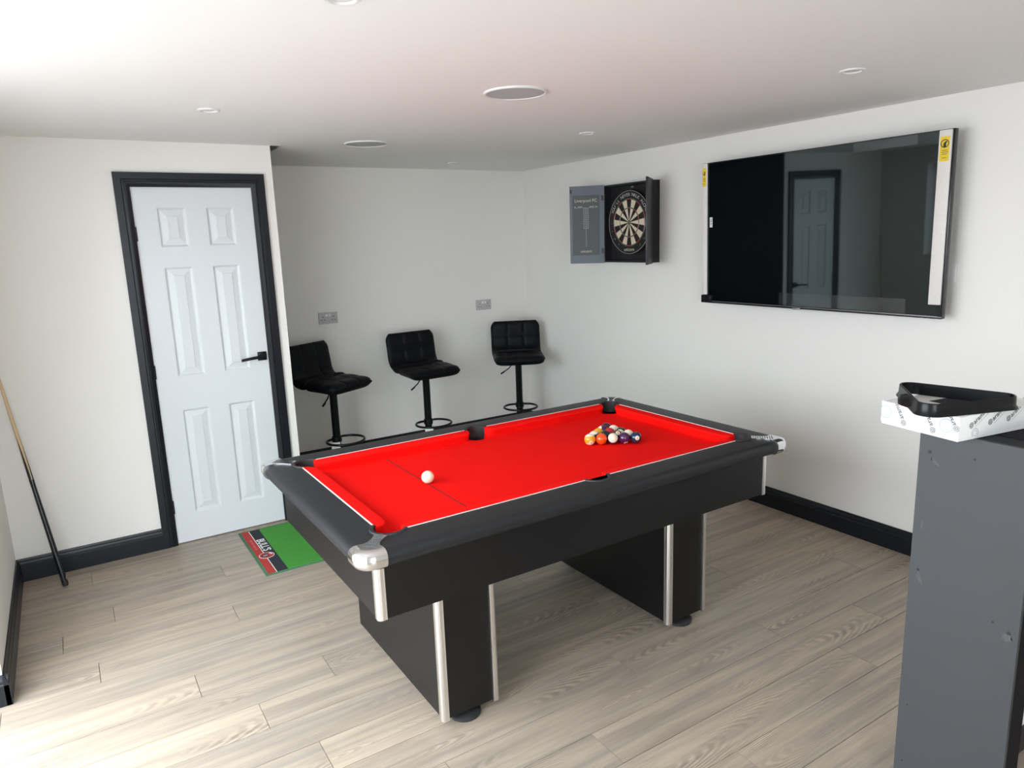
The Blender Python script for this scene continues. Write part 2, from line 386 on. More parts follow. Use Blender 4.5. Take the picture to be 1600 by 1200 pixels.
for (a, b) in xs:
    for (c, e) in zs:
        rg = []
        for ins, dep in ((0, 0), (0.004, 0.001), (0.010, 0.0075), (0.014, 0.009), (0.018, 0.009), (0.046, 0.0035), (0.0475, 0.0015)):
            rg.append([(a+ins, dep, c+ins), (b-ins, dep, c+ins), (b-ins, dep, e-ins), (a+ins, dep, e-ins)])
        bm = bmesh.new(); RV = [[bm.verts.new(p) for p in r] for r in rg]
        for A, B in zip(RV, RV[1:]):
            for q in range(4): bm.faces.new((A[q], A[(q+1) % 4], B[(q+1) % 4], B[q]))
        bm.faces.new(RV[-1])
        o = from_bm('raised_panel', bm, 'door_white', door, recalc=False)
        for p in o.data.polygons:
            pass
        o.data.flip_normals() if o.data.polygons[-1].normal.y > 0 else None
hd = box('handle_rose', 0.548, 0.600, -0.010, 0.0, 1.000, 1.052, 'black_satin', door, 0.005); tag(hd, 'black square rose')
lv = []
for t in range(9):
    s_ = t/8; x = 0.574-0.125*s_; z = 1.026-0.010*s_*s_; y = -0.045-0.004*sin(pi*s_)
    hgt, dpt = 0.0095-0.0015*s_, 0.0055
    lv.append([(x, y+dpt*cos(q*pi/4), z+hgt*sin(q*pi/4)) for q in range(8)])
tag(loft('lever', lv, 'black_satin', hd, angle=50), 'black lever')
lathe('spindle', [(0, 0), (0.010, 0), (0.010, 0.045), (0, 0.045)], 'black_satin', hd, 16)
hd.children[-1].matrix_local = Matrix.Translation((0.574, 0, 1.026)) @ Matrix.Rotation(pi/2, 4, 'X')
for z in (0.22, 1.0, 1.74):
    h_ = lathe('hinge', [(0, 0), (0.006, 0), (0.006, 0.075), (0, 0.075)], 'black_metal', door, 12); h_.location = (0.0, -0.004, z-0.037)

# ------------------------------------------------------------------ ceiling fittings
def downlight(x, y, label):
    t = tag(empty('downlight', (x, y, HC)), label, 'downlight', 'recessed ceiling downlights')
    lathe('rim', [(0.045, 0.0), (0.045, -0.003), (0.041, -0.006), (0.034, -0.006), (0.031, -0.001), (0.031, 0.0)], 'white_plastic', t, 32)
    lathe('lens', [(0.031, -0.0005), (0.024, -0.003), (0.0, -0.0035)], 'lamp_lens', t, 32)
downlight(0.629, 3.29, 'round recessed downlight in the ceiling in front of the door')
downlight(0.655, 1.735, 'round downlight cut by the top edge of the picture')
downlight(2.59, 1.69, 'round downlight in the ceiling in front of the television')
downlight(2.62, 3.30, 'round downlight in the ceiling above the racked balls and near the dartboard')
downlight(2.586, 4.85, 'small far downlight over the bar stools')
def speaker(x, y, label):
    t = tag(empty('ceiling_speaker', (x, y, HC)), label, 'speaker', 'round ceiling speakers')
    lathe('rim', [(0.126, 0.0), (0.126, -0.006), (0.122, -0.008), (0.117, -0.007), (0.115, -0.004)], 'white_plastic', t, 56)
    lathe('grille', [(0.1155, -0.0045), (0.06, -0.0055), (0.0, -0.006)], 'grille', t, 56)
speaker(1.632, 2.505, 'large round ceiling speaker with grey grille above the pool table')
speaker(1.608, 4.05, 'smaller looking round ceiling speaker further back towards the alcove')

# ------------------------------------------------------------------ wall sockets
def socket(x, z, label):
    t = tag(empty('wall_socket', (x, YB, z)), label, 'socket', 'double wall sockets')
    box('plate', -0.073, 0.073, -0.010, 0.0, -0.043, 0.043, 'grey_plastic', t, 0.003)
    for s in (-1, 1):
        box('switch', s*0.0125-0.0085, s*0.0125+0.0085, -0.0125, -0.008, 0.010, 0.030, 'white_plastic', t, 0.0015)
        for hx, hz, hw_, hh_ in ((0.040, 0.010, 0.0028, 0.0045), (0.029, -0.014, 0.0042, 0.0022), (0.051, -0.014, 0.0042, 0.0022)):
            box('pin_hole', s*0.040+(hx-0.040)-hw_, s*0.040+(hx-0.040)+hw_, -0.0106, -0.0095, hz-hh_, hz+hh_, 'hole', t)
socket(1.697, 1.121, 'grey double wall socket above the stool nearest the door')
socket(3.055, 1.116, 'grey double wall socket above the stool in the corner')

# ================================================================== POOL TABLE
TX, TY, TR_, TZ = 1.564, 2.396, 0.005978, 0.79
table = tag(empty('pool_table', (TX, TY, 0), (0, 0, TR_)), 'black pool table with bright red cloth and chrome corners', 'pool table')
SX, SY = 0.8304, 0.4463           # white strip rectangle (half sizes)
PR = 0.047                        # pocket radius
CCX, CCY = 0.800, 0.416           # corner pocket centres
MCX, MCY = 0.006, 0.436           # middle pocket centres
BED = 0.748
mh = sqrt(PR**2-(SY-MCY)**2)      # half chord of the middle pocket on the strip line
ea = atan2(SY-CCY, sqrt(PR**2-(SY-CCY)**2))       # hole circle meets the strip lines
cxl = CCX-sqrt(PR**2-(SY-CCY)**2); cyl = CCY-sqrt(PR**2-(SX-CCX)**2)
eb = atan2(-(CCY-cyl), SX-CCX)
OX, OY = 0.928, 0.543             # where the rail top turns down
NOSE = [(0.0, 0.0), (0.010, -0.0015), (0.019, -0.006), (0.025, -0.014), (0.027, -0.024), (0.025, -0.036), (0.018, -0.047), (0.008, -0.054), (-0.006, -0.056)]
def rail(name, inner, axis, s):
    """axis 0: long rail at y = s*; axis 1: end rail at x = s*; inner = top outline from + end to - end"""
    bm = bmesh.new(); rows = []
    for o, dz in NOSE:
        if axis == 0: rows.append([bm.verts.new((-(OX-0.034), s*(OY+o), TZ+dz)), bm.verts.new((OX-0.034, s*(OY+o), TZ+dz))])
        else: rows.append([bm.verts.new((s*(OX+o), -(OY-0.034), TZ+dz)), bm.verts.new((s*(OX+o), OY-0.034, TZ+dz))])
    for a, b in zip(rows, rows[1:]): bm.faces.new((a[0], a[1], b[1], b[0]))
    top = [bm.verts.new((x, y, TZ)) for x, y in inner]; bot = [bm.verts.new((x, y, TZ-0.056)) for x, y in inner]
    bm.faces.new(rows[0] + top); bm.faces.new(rows[-1] + bot)
    for a, b, c, d_ in zip(top, top[1:], bot, bot[1:]): bm.faces.new((a, b, d_, c))
    bmesh.ops.triangulate(bm, faces=[f for f in bm.faces if len(f.verts) > 4])
    return from_bm(name, bm, 'rail_black', table, angle=30)
# outline points (first quadrant), mirrored as needed
def corner_arc(a0, a1, n=8): return arc(CCX, CCY, PR, a0, a1, n)
diag = pi/4
def mir(pts, sx, sy): return [(x*sx, y*sy) for x, y in pts]
for s in (-1, 1):
    # long rail: from + end to - end
    right = corner_arc(diag, pi-ea)
    left = [(-x, y) for x, y in right][::-1]
    mid = arc(MCX, MCY, PR, math.asin((SY-MCY)/PR), pi-math.asin((SY-MCY)/PR), 14)
    rail('long_rail', mir(right+mid+left, 1, s), 0, s)
    up = corner_arc(diag, eb)
    dn = [(x, -y) for x, y in up][::-1]
    rail('end_rail', mir(up+dn, s, 1), 1, s)
# bed cloth with the pocket mouths cut out
def bed_outline():
    pts = []
    q = corner_arc(eb+2*pi, pi-ea, 12)        # concave arc on the table side
    q1 = q; q2 = [(-x, y) for x, y in q][::-1]
    m1 = arc(MCX, MCY, PR, 2*pi+math.asin((SY-MCY)/PR), pi-math.asin((SY-MCY)/PR), 14)
    topside = q1 + m1 + q2
    bott = [(x, -y) for x, y in topside][::-1]
    return topside + bott
bo = bed_outline()
bm = bmesh.new(); vs = [bm.verts.new((x, y, BED)) for x, y in bo]; lo = [bm.verts.new((x, y, BED-0.035)) for x, y in bo]
f = bm.faces.new(vs); n = len(bo)
for i in range(n): bm.faces.new((vs[i], vs[(i+1) % n], lo[(i+1) % n], lo[i]))
bmesh.ops.triangulate(bm, faces=[f])
tag(from_bm('bed_cloth', bm, 'red_cloth', table), 'red cloth playing surface')
box('slate', -0.78, 0.78, -0.36, 0.36, BED-0.035, BED-0.005, 'laminate', table)
box('baulk_line', -0.4700, -0.4660, -0.385, 0.385, BED, BED+0.0006, 'line_dark', table)
# cushions
def cushion(p0, p1, nrm, jaw0, jaw1):
    """p0-p1 along the white strip, nrm towards the bed"""
    p0, p1, nrm = Vector(p0), Vector(p1), Vector(nrm); L = (p1-p0).length; d = (p1-p0)/L; W = 0.052; rings = []
    st = [0, .004, .010, .018, .028, .040, .055]
    st = st + [L*0.5] + [L-q for q in st[::-1]]
    for t in st:
        e = min(t/jaw0, (L-t)/jaw1, 1.0)
        wd = 0.010 + (W-0.010)*sqrt(max(0, 1-(1-e)**2))
        c = p0 + d*t
        prof = [(0, 0.0), (0.35, 0.0005), (0.75, -0.001), (0.93, -0.003), (1.0, -0.008), (0.97, -0.013), (0.80, -0.026), (0.72, BED-TZ), (0, BED-TZ)]
        rings.append([(c.x+nrm.x*wd*u_, c.y+nrm.y*wd*u_, TZ+dz) for u_, dz in prof])
    loft('cushion', rings, 'red_cloth', table, angle=35)
    a = p0 - nrm*0.0035
    rg = []
    for c in (p0, p1):
        rg.append([(c.x-nrm.x*0.0035, c.y-nrm.y*0.0035, TZ-0.003), (c.x+nrm.x*0.001, c.y+nrm.y*0.001, TZ-0.003), (c.x+nrm.x*0.001, c.y+nrm.y*0.001, TZ+0.0015), (c.x-nrm.x*0.0035, c.y-nrm.y*0.0035, TZ+0.0015)])
    loft('feather_strip', rg, 'strip_white', table)
for s in (-1, 1):
    cushion((-cxl, s*SY), (MCX-mh, s*SY), (0, -s), 0.055, 0.03)
    cushion((MCX+mh, s*SY), (cxl, s*SY), (0, -s), 0.03, 0.055)
    cushion((s*SX, -cyl), (s*SX, cyl), (-s, 0), 0.055, 0.055)
# pocket liners
def liner(cx, cy, a0, a1, n=20):
    rg = []
    for i in range(n+1):
        a = a0+(a1-a0)*i/n
        rg.append([(cx+r*cos(a), cy+r*sin(a), z) for r, z in ((PR-0.001, TZ-0.12), (PR-0.001, TZ+0.001), (PR+0.002, TZ+0.004), (PR+0.011, TZ+0.004), (PR+0.013, TZ+0.0005), (PR+0.013, TZ-0.02), (PR+0.004, TZ-0.02), (PR+0.004, TZ-0.12))])
    o = loft('pocket_liner', rg, 'rubber', table, angle=35)
    b = lathe('pocket_base', [(PR, 0), (0.02, -0.012), (0, -0.014)], 'rubber', o, 24, (cx, cy, TZ-0.118))
def lip(cx, cy, a0, a1, n=14):
    """cloth tucked down into the pocket"""
    bm = bmesh.new(); pr = None
    for i in range(n+1):
        a = a0+(a1-a0)*i/n
        cur = [bm.verts.new((cx+(PR-dr)*cos(a), cy+(PR-dr)*sin(a), z)) for dr, z in ((0.0, BED), (0.003, BED-0.010), (0.003, BED-0.045))]
        if pr:
            for q in range(2): bm.faces.new((pr[q], cur[q], cur[q+1], pr[q+1]))
        pr = cur
    from_bm('pocket_lip', bm, 'red_cloth', table, smooth=True)
for sx in (-1, 1):
    for sy in (-1, 1):
        a0, a1 = eb-0.10, pi-ea+0.10
        if sx*sy > 0: aa = (a0, a1)
        else: aa = (pi-a1, pi-a0)
        if sx < 0 and sy < 0: aa = (a0+pi, a1+pi)
        if sx > 0 and sy < 0: aa = (-a1, -a0)
        if sx < 0 and sy > 0: aa = (pi-a1, pi-a0)
        liner(sx*CCX, sy*CCY, *aa)
        lip(sx*CCX, sy*CCY, aa[1]-0.1, aa[0]+2*pi+0.1)
for s in (-1, 1):
    a = math.asin((SY-MCY)/PR)
    aa = (a-0.10, pi-a+0.10)
    if s < 0: aa = (-aa[1], -aa[0])
    liner(MCX, s*MCY, *aa); lip(MCX, s*MCY, aa[1]-0.1, aa[0]+2*pi+0.1)
# chrome corner caps
for sx in (-1, 1):
    for sy in (-1, 1):
        cap = []; R0 = 0.028; leg_ = 0.058
        path = [(OX-leg_, OY, 0, 1)]
        for i in range(17):
            a = pi/2 - (pi/2)*i/16
            path.append((OX-R0+R0*cos(a)*1.0, OY-R0+R0*sin(a)*1.0, cos(a), sin(a)))
        path.append((OX, OY-leg_, 1, 0))
        rg = []
        for x, y, nx, ny in path:
            rr = []
            for o, dz in NOSE:
                q = o+0.0045 if o > 0 or dz < 0 else 0.0
                rr.append(((x+nx*q)*sx, (y+ny*q)*sy, TZ+dz+(0.0035 if dz > -0.02 else -0.003)))
            rr += [((x-nx*0.004)*sx, (y-ny*0.004)*sy, TZ-0.054), ((x-nx*0.004)*sx, (y-ny*0.004)*sy, TZ-0.001)]
            rg.append(rr)
        c = loft('corner_cap', rg, 'chrome', table, angle=40)
        # tongue running from the cap to the pocket, with a ribbed face
        tip = (CCX+(PR+0.010)*cos(diag), CCY+(PR+0.010)*sin(diag))
        side1 = [(OX-leg_, OY+0.001), (OX-leg_-0.001, OY-0.004)]
        ctl = []
        for i in range(7):      # concave edge from the cap end to the pocket
            t = i/6
            ax_, ay_ = OX-leg_, OY-0.004; bx_, by_ = tip[0]-0.014, tip[1]+0.016; mx, my = OX-0.034-0.012, OY-0.036
            ctl.append(((1-t)**2*ax_+2*t*(1-t)*mx+t*t*bx_, (1-t)**2*ay_+2*t*(1-t)*my+t*t*by_))
        other = [(OX-(OY-y), OY-(OX-x)) for x, y in ctl][::-1]
        rim = [(x, y) for x, y, nx, ny in path]
        poly = ctl + other + rim[::-1]
        bm = bmesh.new(); add_prism(bm, [(x*sx, y*sy) for x, y in poly], TZ-0.001, TZ+0.0035)
        bmesh.ops.triangulate(bm, faces=[f_ for f_ in bm.faces if len(f_.verts) > 4])
        from_bm('cap_tongue', bm, 'chrome', c)
        bm = bmesh.new()
        dx, dy = (OX-0.020-tip[0]), (OY-0.020-tip[1]); Ld = hypot(dx, dy); dx /= Ld; dy /= Ld
        for i in range(9):
            t = 0.10+0.80*i/8; cx_, cy_ = tip[0]+dx*Ld*t, tip[1]+dy*Ld*t; hw_ = 0.008+0.014*t*t
            ring = [((cx_-dy*u_+dx*v_)*sx, (cy_+dx*u_+dy*v_)*sy) for u_, v_ in ((-hw_, -0.0011), (hw_, -0.0011), (hw_, 0.0011), (-hw_, 0.0011))]
            add_prism(bm, ring, TZ+0.0034, TZ+0.0048)
        from_bm('cap_ribs', bm, 'print_grey', c)
# cabinet sides and corner strips
KX, KY, KZ0, KZ1 = 0.885, 0.506, 0.545, 0.740
for s in (-1, 1):
    a, b = sorted((s*KY, s*(KY-0.022)))
    box('side_panel', -KX+0.022, KX-0.022, a, b, KZ0, KZ1, 'laminate', table)
    a, b = sorted((s*KX, s*(KX-0.022)))
    box('end_panel', a, b, -KY+0.022, KY-0.022, KZ0, KZ1, 'laminate', table)
box('cabinet_floor', -KX+0.02, KX-0.02, -KY+0.02, KY-0.02, KZ0+0.004, KZ0+0.02, 'laminate', table)
def strip_poly(x, y, sx, sy, R=0.022):
    """quarter round aluminium extrusion with fine flanges at a vertical corner (x, y)"""
    P = [(-R-0.003, 0.0005), (-R-0.003, 0.003), (-R, 0.003), (-R, 0.001), (-R+0.002, 0.001), (-R+0.002, 0.003)]
    k_ = R-0.006
    for i in range(9):
        a = pi/2-(pi/2)*i/8; P.append((-k_+k_*cos(a)+0.0035, -k_+k_*sin(a)+0.0035))
    P += [(0.003, -R+0.002), (0.001, -R+0.002), (0.001, -R), (0.003, -R), (0.003, -R-0.003), (0.0005, -R-0.003), (-0.006, -R-0.003), (-0.006, -0.006), (-R-0.003, -0.006)]
    return [(x+px*sx, y+py*sy) for px, py in P]
for sx in (-1, 1):
    for sy in (-1, ):
        prism('corner_strip', strip_poly(sx*KX, sy*KY, sx, sy), KZ0-0.002, KZ1-0.012, 'aluminium', table, 30)
# legs
def leg(s):
    lx0, lx1, ly = 0.420, 0.645, 0.398
    a, b = sorted((s*lx0, s*lx1))
    o = box('leg', a+0.004, b-0.004, -ly+0.004, ly-0.004, 0.035, KZ0+0.004, 'laminate', table)
    for x, sx in ((a, -1), (b, 1)):
        for sy in (-1, ): prism('leg_strip', strip_poly(x, sy*ly, sx, sy, 0.020), 0.030, KZ0+0.002, 'aluminium', o, 30)
    for sy in (-1, 1):
        lathe('foot', [(0, 0.0), (0.056, 0.0), (0.058, 0.004), (0.058, 0.012), (0.050, 0.017), (0.022, 0.020), (0.022, 0.036), (0, 0.036)], 'rubber', o, 36, ((a+b)/2-0.006, sy*0.354, 0))
leg(-1); leg(1)

# ------------------------------------------------------------------ balls
BR = 0.0254
def ball_mat(name, col, stripe):
    m = bpy.data.materials.new(name); m.use_nodes = True; nt = m.node_tree; N = nt.nodes; L = nt.links; b = N['Principled BSDF']
    b.inputs['Roughness'].default_value = 0.10; b.inputs['Coat Weight'].default_value = 0.4; b.inputs['Coat Roughness'].default_value = 0.04
    b.inputs['Base Color'].default_value = (*col, 1)
    if stripe:
        tc = N.new('ShaderNodeTexCoord'); sp = N.new('ShaderNodeSeparateXYZ'); L.new(tc.outputs['Object'], sp.inputs[0])
        ab = N.new('ShaderNodeMath'); ab.operation = 'ABSOLUTE'; L.new(sp.outputs['Z'], ab.inputs[0])
        lt = N.new('ShaderNodeMath'); lt.operation = 'LESS_THAN'; L.new(ab.outputs[0], lt.inputs[0]); lt.inputs[1].default_value = BR*0.55
        x = N.new('ShaderNodeMix'); x.data_type = 'RGBA'; L.new(lt.outputs[0], x.inputs['Factor'])
        x.inputs['A'].default_value = (0.84, 0.76, 0.58, 1); x.inputs['B'].default_value = (*col, 1); L.new(x.outputs['Result'], b.inputs['Base Color'])
    MATS[name] = m
def sphere_mesh(r, nu=32, nv=20):
    bm = bmesh.new(); bmesh.ops.create_uvsphere(bm, u_segments=nu, v_segments=nv, radius=r)
    me = bpy.data.meshes.new('ball'); bm.to_mesh(me); bm.free()
    for p in me.polygons: p.use_smooth = True
    return me
RED, YEL, BLU, PUR, ORA, GRN, MAR, BLK = (0.55, 0.012, 0.03), (0.80, 0.36, 0.012), (0.010, 0.030, 0.075), (0.060, 0.014, 0.075), (0.85, 0.085, 0.008), (0.008, 0.075, 0.028), (0.085, 0.010, 0.022), (0.010, 0.010, 0.011)
cphi = TR_
def tpos(x, y): return (TX+cos(TR_)*x-sin(TR_)*y, TY+sin(TR_)*x+cos(TR_)*y)
def pool_ball(name, x, y, col, stripe, number, label, group, rot, spot_dir=None):
    me = sphere_mesh(BR); mn = 'ball_' + name
    ball_mat(mn, col, stripe); me.materials.append(MATS[mn])
    o = bpy.data.objects.new('pool_ball', me); COL.objects.link(o)
    wx, wy = tpos(x, y); o.location = (wx, wy, BED+BR+0.0005)
    o.rotation_euler = Vector((0, 0, 1)).rotation_difference(Vector(rot).normalized() if any(rot) else Vector((0, 0, 1))).to_euler()
    tag(o, label, 'pool ball', group)
    if number and spot_dir is not None:
        sd = Vector(spot_dir).normalized(); sd = (o.rotation_euler.to_matrix().inverted() @ sd).normalized()
        up = (o.rotation_euler.to_matrix().inverted() @ Vector((0, 0, 1))); rt = up.cross(sd).normalized(); up = sd.cross(rt).normalized()
        bm = bmesh.new(); c0 = bm.verts.new(sd*(BR+0.00025)); ring = []
        rows = [[bm.verts.new(((sd + (rt*cos(q*pi/10)+up*sin(q*pi/10))*t).normalized())*(BR+0.00025)) for q in range(20)] for t in (0.20, 0.42)]
        for q in range(20):
            bm.faces.new((c0, rows[0][q], rows[0][(q+1) % 20])); bm.faces.new((rows[0][q], rows[1][q], rows[1][(q+1) % 20], rows[0][(q+1) % 20]))
        sp = from_bm('number_spot', bm, 'ivory', o, smooth=True)
        tm = text_mesh(str(number), 0.0135)
        for v in tm.vertices: v.co = (sd*BR + rt*v.co.x + up*v.co.y).normalized()*(BR+0.0006)
        tm.materials.clear(); link('numeral', tm, 'ink', sp)
    return o
row = Vector((0.8575, -0.5145)); perp = Vector((0.5145, 0.8575)); r0 = Vector((0.336, 0.004))
to_cam = Vector((-1.9, -2.35, 0.85))
RACK = [  # row index, position, colour, stripe, number, label, tilt, spot direction
    (0, 0, YEL, True, 9, 'yellow striped ball with white top at the left end of the front rack row', (0.05, 0.25, 1.0), (-1.1, -2.3, -1.0)),
    (0, 1, ORA, False, 5, 'plain orange ball in the front row of the rack', (0, 0, 0), None),
    (0, 2, PUR, True, 12, 'ivory looking ball in the middle of the front rack row', (-0.60, -0.75, 0.45), None),
    (0, 3, PUR, False, 4, 'glossy dark purple ball in the front row beside the navy ball', (0, 0, 0), (-0.3, -1.0, -1.2)),
    (0, 4, BLU, False, 2, 'dark navy ball with white number spot at the right end of the front rack row', (0, 0, 0), (-1.3, -2.6, 0.5)),
    (1, 0, BLU, True, 10, 'white ball with a dark stripe behind the yellow striped ball', (-0.2, 0.1, 1.0), None),
    (1, 1, BLK, False, 8, 'black ball in the second rack row behind the orange ball', (0, 0, 0), None),
    (1, 2, MAR, False, 3, 'dark red ball with white number spot in the second rack row', (0, 0, 0), (-0.7, -1.5, 1.6)),
    (1, 3, ORA, True, 13, 'ivory ball behind the purple and navy balls', (-0.2, -0.35, 1.0), None),
    (2, 0, YEL, False, 1, 'plain yellow ball in the third rack row', (0, 0, 0), None),
    (2, 1, RED, False, 7, 'crimson ball at the centre of the rack', (0, 0, 0), None),
    (2, 2, GRN, True, 14, 'green striped ball with ivory side on the right of the third rack row', (-0.8, -0.6, -0.1), None),
    (3, 0, PUR, True, 15, 'purple striped ball near the far tip of the rack', (-0.9, 0.35, 0.3), None),
    (3, 1, RED, True, 11, 'ivory ball on the right of the two ball rack row', (-0.25, -0.4, 1.0), None),
    (4, 0, MAR, False, 6, 'maroon ball at the far tip of the rack', (0, 0, 0), None)]
for i, (rw, ps, colr, stp, num, lab, rot, sd) in enumerate(RACK):
    p = r0 + row*(0.0510*(ps+0.5*rw)) + perp*(0.0442*rw)
    pool_ball(str(i), p.x, p.y, colr, stp, num, lab, 'racked pool balls', rot, sd)
cb = bpy.data.objects.new('cue_ball', sphere_mesh(0.0245)); COL.objects.link(cb); cb.data.materials.append(MATS['ivory'])
wx, wy = tpos(-0.464, -0.004); cb.location = (wx, wy, BED+0.0245+0.0005); tag(cb, 'plain ivory cue ball alone on the dark baulk line', 'cue ball')

# ================================================================== BAR STOOLS
def stool_path():
    """centre line in the (forward, up) plane of the upholstery: seat front to top of back, with normals"""
    P = []
    for i in range(15): P.append((0.205-0.315*i/14, 0.012*sin(pi*i/14*0.6) - 0.012))
    cx, cz, R = -0.110, 0.088, 0.088
    for i in range(1, 9):
        a = -pi/2 - radians(78)*i/8; P.append((cx+R*cos(a), cz+R*sin(a)))
    x0, z0 = P[-1]
    for i in range(1, 15): P.append((x0-0.030*(i/14)*1.0, z0+0.190*i/14))
    return P
SP = stool_path()
def upholstery(name, i0, i1, seams, parent, zoff, wide):
    """sweep of the path points i0..i1: padded slab with stitched seams on the upper side"""
    pts = [Vector((p[0], p[1])) for p in SP]
    NU = 31; rings = []
    total = i1-i0
    for i in range(i0, i1+1):
        a = pts[max(i-1, 0)]; b = pts[min(i+1, len(pts)-1)]; t = (b-a).normalized(); nrm = Vector((t.y, -t.x))  # towards the sitter
        if nrm.y < 0 and i < 10: nrm = -nrm
        if i >= 10 and nrm.x < 0: nrm = -nrm
        e0 = (i-0)/2.2; e1 = (len(pts)-1-i)/2.6
        endf = min(1.0, sqrt(max(0.0, 1-(1-min(e0, 1))**2))*0.9+0.1, sqrt(max(0.0, 1-(1-min(e1, 1))**2))*0.9+0.1)
        th = (0.058 if i < 10 else 0.058-0.024*min(1, (i-10)/9))
        # width narrows with rounded corners at the top of the back and the front of the seat
        w_ = 0.205
        ecr = (len(pts)-1-i)
        if ecr < 4: w_ -= 0.030*(1-ecr/4)**2
        if i < 3: w_ -= 0.022*(1-i/3)**2
        ring = []
        c = pts[i]
        def groove(u_):
            g = 0.0
            for su in (-0.33, 0.33): g = max(g, math.exp(-((u_-su)/0.028)**2))
            for sv in seams: g = max(g, math.exp(-((i-sv)/0.75)**2))
            return g
        for k_ in range(NU):            # upper side
            u_ = -1+2*k_/(NU-1); ed = sqrt(max(0, 1-abs(u_)**7))
            h = th*endf*ed*(0.55) + 0.002 - 0.0085*groove(u_)*ed
            ring.append((u_*w_, c.x+nrm.x*h, c.y+nrm.y*h))
        for k_ in range(NU-1, -1, -1):  # under side
            u_ = -1+2*k_/(NU-1); ed = sqrt(max(0, 1-abs(u_)**7))
            h = -th*endf*ed*0.75 - 0.002
            ring.append((u_*w_, c.x+nrm.x*h, c.y+nrm.y*h))
        rings.append([(x, -f_, z+zoff) for x, f_, z in ring])      # forward = -y
    return loft(name, rings, 'leatherette', parent, smooth=False, angle=50)
def make_stool():
    t = empty('bar_stool'); zs_ = 0.725
    upholstery('seat', 0, 18, (5, 10), t, zs_, 0)
    upholstery('backrest', 18, len(SP)-1, (27.5,), t, zs_, 0)
    lathe('base', [(0, 0), (0.195, 0.0), (0.197, 0.006), (0.185, 0.012), (0.10, 0.022), (0.045, 0.036), (0.034, 0.06), (0, 0.06)], 'black_satin', t, 48)
    lathe('column', [(0.0, 0.055), (0.027, 0.055), (0.027, 0.655), (0.029, 0.658), (0.029, 0.69), (0, 0.69)], 'black_satin', t, 28)
    box('mounting_plate', -0.085, 0.085, -0.085, 0.085, 0.672, 0.690, 'black_metal', t, 0.004)
    fr = [(0.0, 0.024)]
    hoop = []
    for i in range(28):
        a = 2*pi*i/28; x = 0.135*sin(a); y = -0.085+0.125*cos(a)
        hoop.append((x, y if y < 0.02 else 0.02, 0.315))
    tube('footrest', hoop, 0.0085, 'black_satin', t, 10, loop=True)
    lathe('footrest_collar', [(0.029, 0.295), (0.034, 0.297), (0.034, 0.333), (0.029, 0.335)], 'black_satin', t, 24)
    tube('lever', [(-0.020, -0.01, 0.670), (-0.055, -0.02, 0.655), (-0.085, -0.03, 0.625), (-0.145, -0.045, 0.590)], 0.0045, 'black_satin', t, 8)
    tube('lever_grip', [(-0.118, -0.039, 0.604), (-0.150, -0.046, 0.588)], 0.0065, 'black_satin', t, 8)
    return t
STOOLS = [((1.528, 4.80), 27, 'black padded bar stool nearest the door, partly hidden by the wall corner', True),
          ((2.258, 4.83), 3, 'black padded bar stool in the middle of the three', True),
          ((3.098, 4.84), -28, 'black padded bar stool in the corner by the dartboard wall', False)]
st0 = make_stool()
for i, ((x, y), az, lab, tg) in enumerate(STOOLS):
    o = st0 if i == 0 else copy_tree(st0)
    o.location = (x, y, 0); o.rotation_euler = (0, 0, radians(az)); tag(o, lab, 'bar stool', 'black bar stools')
for i, o in enumerate([o for o in COL.objects if o.name.startswith('bar_stool')]):
    if STOOLS[i][3]:
        az = radians(STOOLS[i][1]); x, y = STOOLS[i][0]
        d2 = Vector((-x, -y, 0)).normalized(); rt = Vector((d2.y, -d2.x, 0))
        lw = [(-0.040 if i == 0 else -0.028), (0.020 if i == 0 else 0.034)]
        bm = bmesh.new()
        Mi = Matrix.Rotation(-az, 4, 'Z')
        for dd in (0.031, 0.0325):
            pass
        cs = []
        for dd in (0.0310, 0.0325):
            for u_, z in ((lw[0], 0.20), (lw[1], 0.20), (lw[1], 0.298 if i == 0 else 0.272), (lw[0], 0.298 if i == 0 else 0.272)):
                cs.append(bm.verts.new(Mi @ (d2*dd - rt*u_ + Vector((0, 0, z)))))
        for q in ((0, 1, 2, 3), (7, 6, 5, 4), (0, 4, 5, 1), (1, 5, 6, 2), (2, 6, 7, 3), (3, 7, 4, 0)): bm.faces.new([cs[j_] for j_ in q])
        tag(from_bm('paper_tag', bm, 'card_white', o), 'white paper tag on the column')

# ================================================================== DARTBOARD CABINET AND BOARD
CY0, CY1, CZ0, CZ1, CD = 3.638, 4.138, 1.465, 2.010, 0.065
cab = tag(empty('dartboard_cabinet', (XR, (CY0+CY1)/2, CZ0)), 'open black dartboard cabinet with chalk scoreboard door on the right wall', 'cabinet')
cw, ch = (CY1-CY0)/2, CZ1-CZ0
boxes('cabinet_box', [(-0.008, 0.0, -cw, cw, 0, ch), (-CD, -0.008, -cw, -cw+0.012, 0, ch), (-CD, -0.008, cw-0.012, cw, 0, ch), (-CD, -0.008, -cw+0.012, cw-0.012, 0, 0.012), (-CD, -0.008, -cw+0.012, cw-0.012, ch-0.012, ch)], 'cabinet_black', cab)
box('catch', -0.020, -0.010, -0.012, 0.012, ch-0.030, ch-0.022, 'wire', cab)
DWD = 0.25
def cab_door(name, y, ang, side):
    """door hinged at (-CD, y); local x along the door width away from the hinge, local y = inside face normal"""
    o = box(name, 0.0, DWD, -0.006, 0.006, -0.004, ch+0.004, 'cabinet_black' if side > 0 else 'cabinet_grey', cab, 0.001)
    o.location = (-CD-0.003, y, 0); o.rotation_euler = (0, 0, ang)
    return o
# left door: swings outwards past the side; its inner face shows the scoreboard
lx, ly_ = -(0.25-CD), 4.305-4.138
dl = cab_door('cabinet_door', cw, atan2(ly_, lx), -1)
tag(dl, 'grey cabinet door carrying the scoreboard')
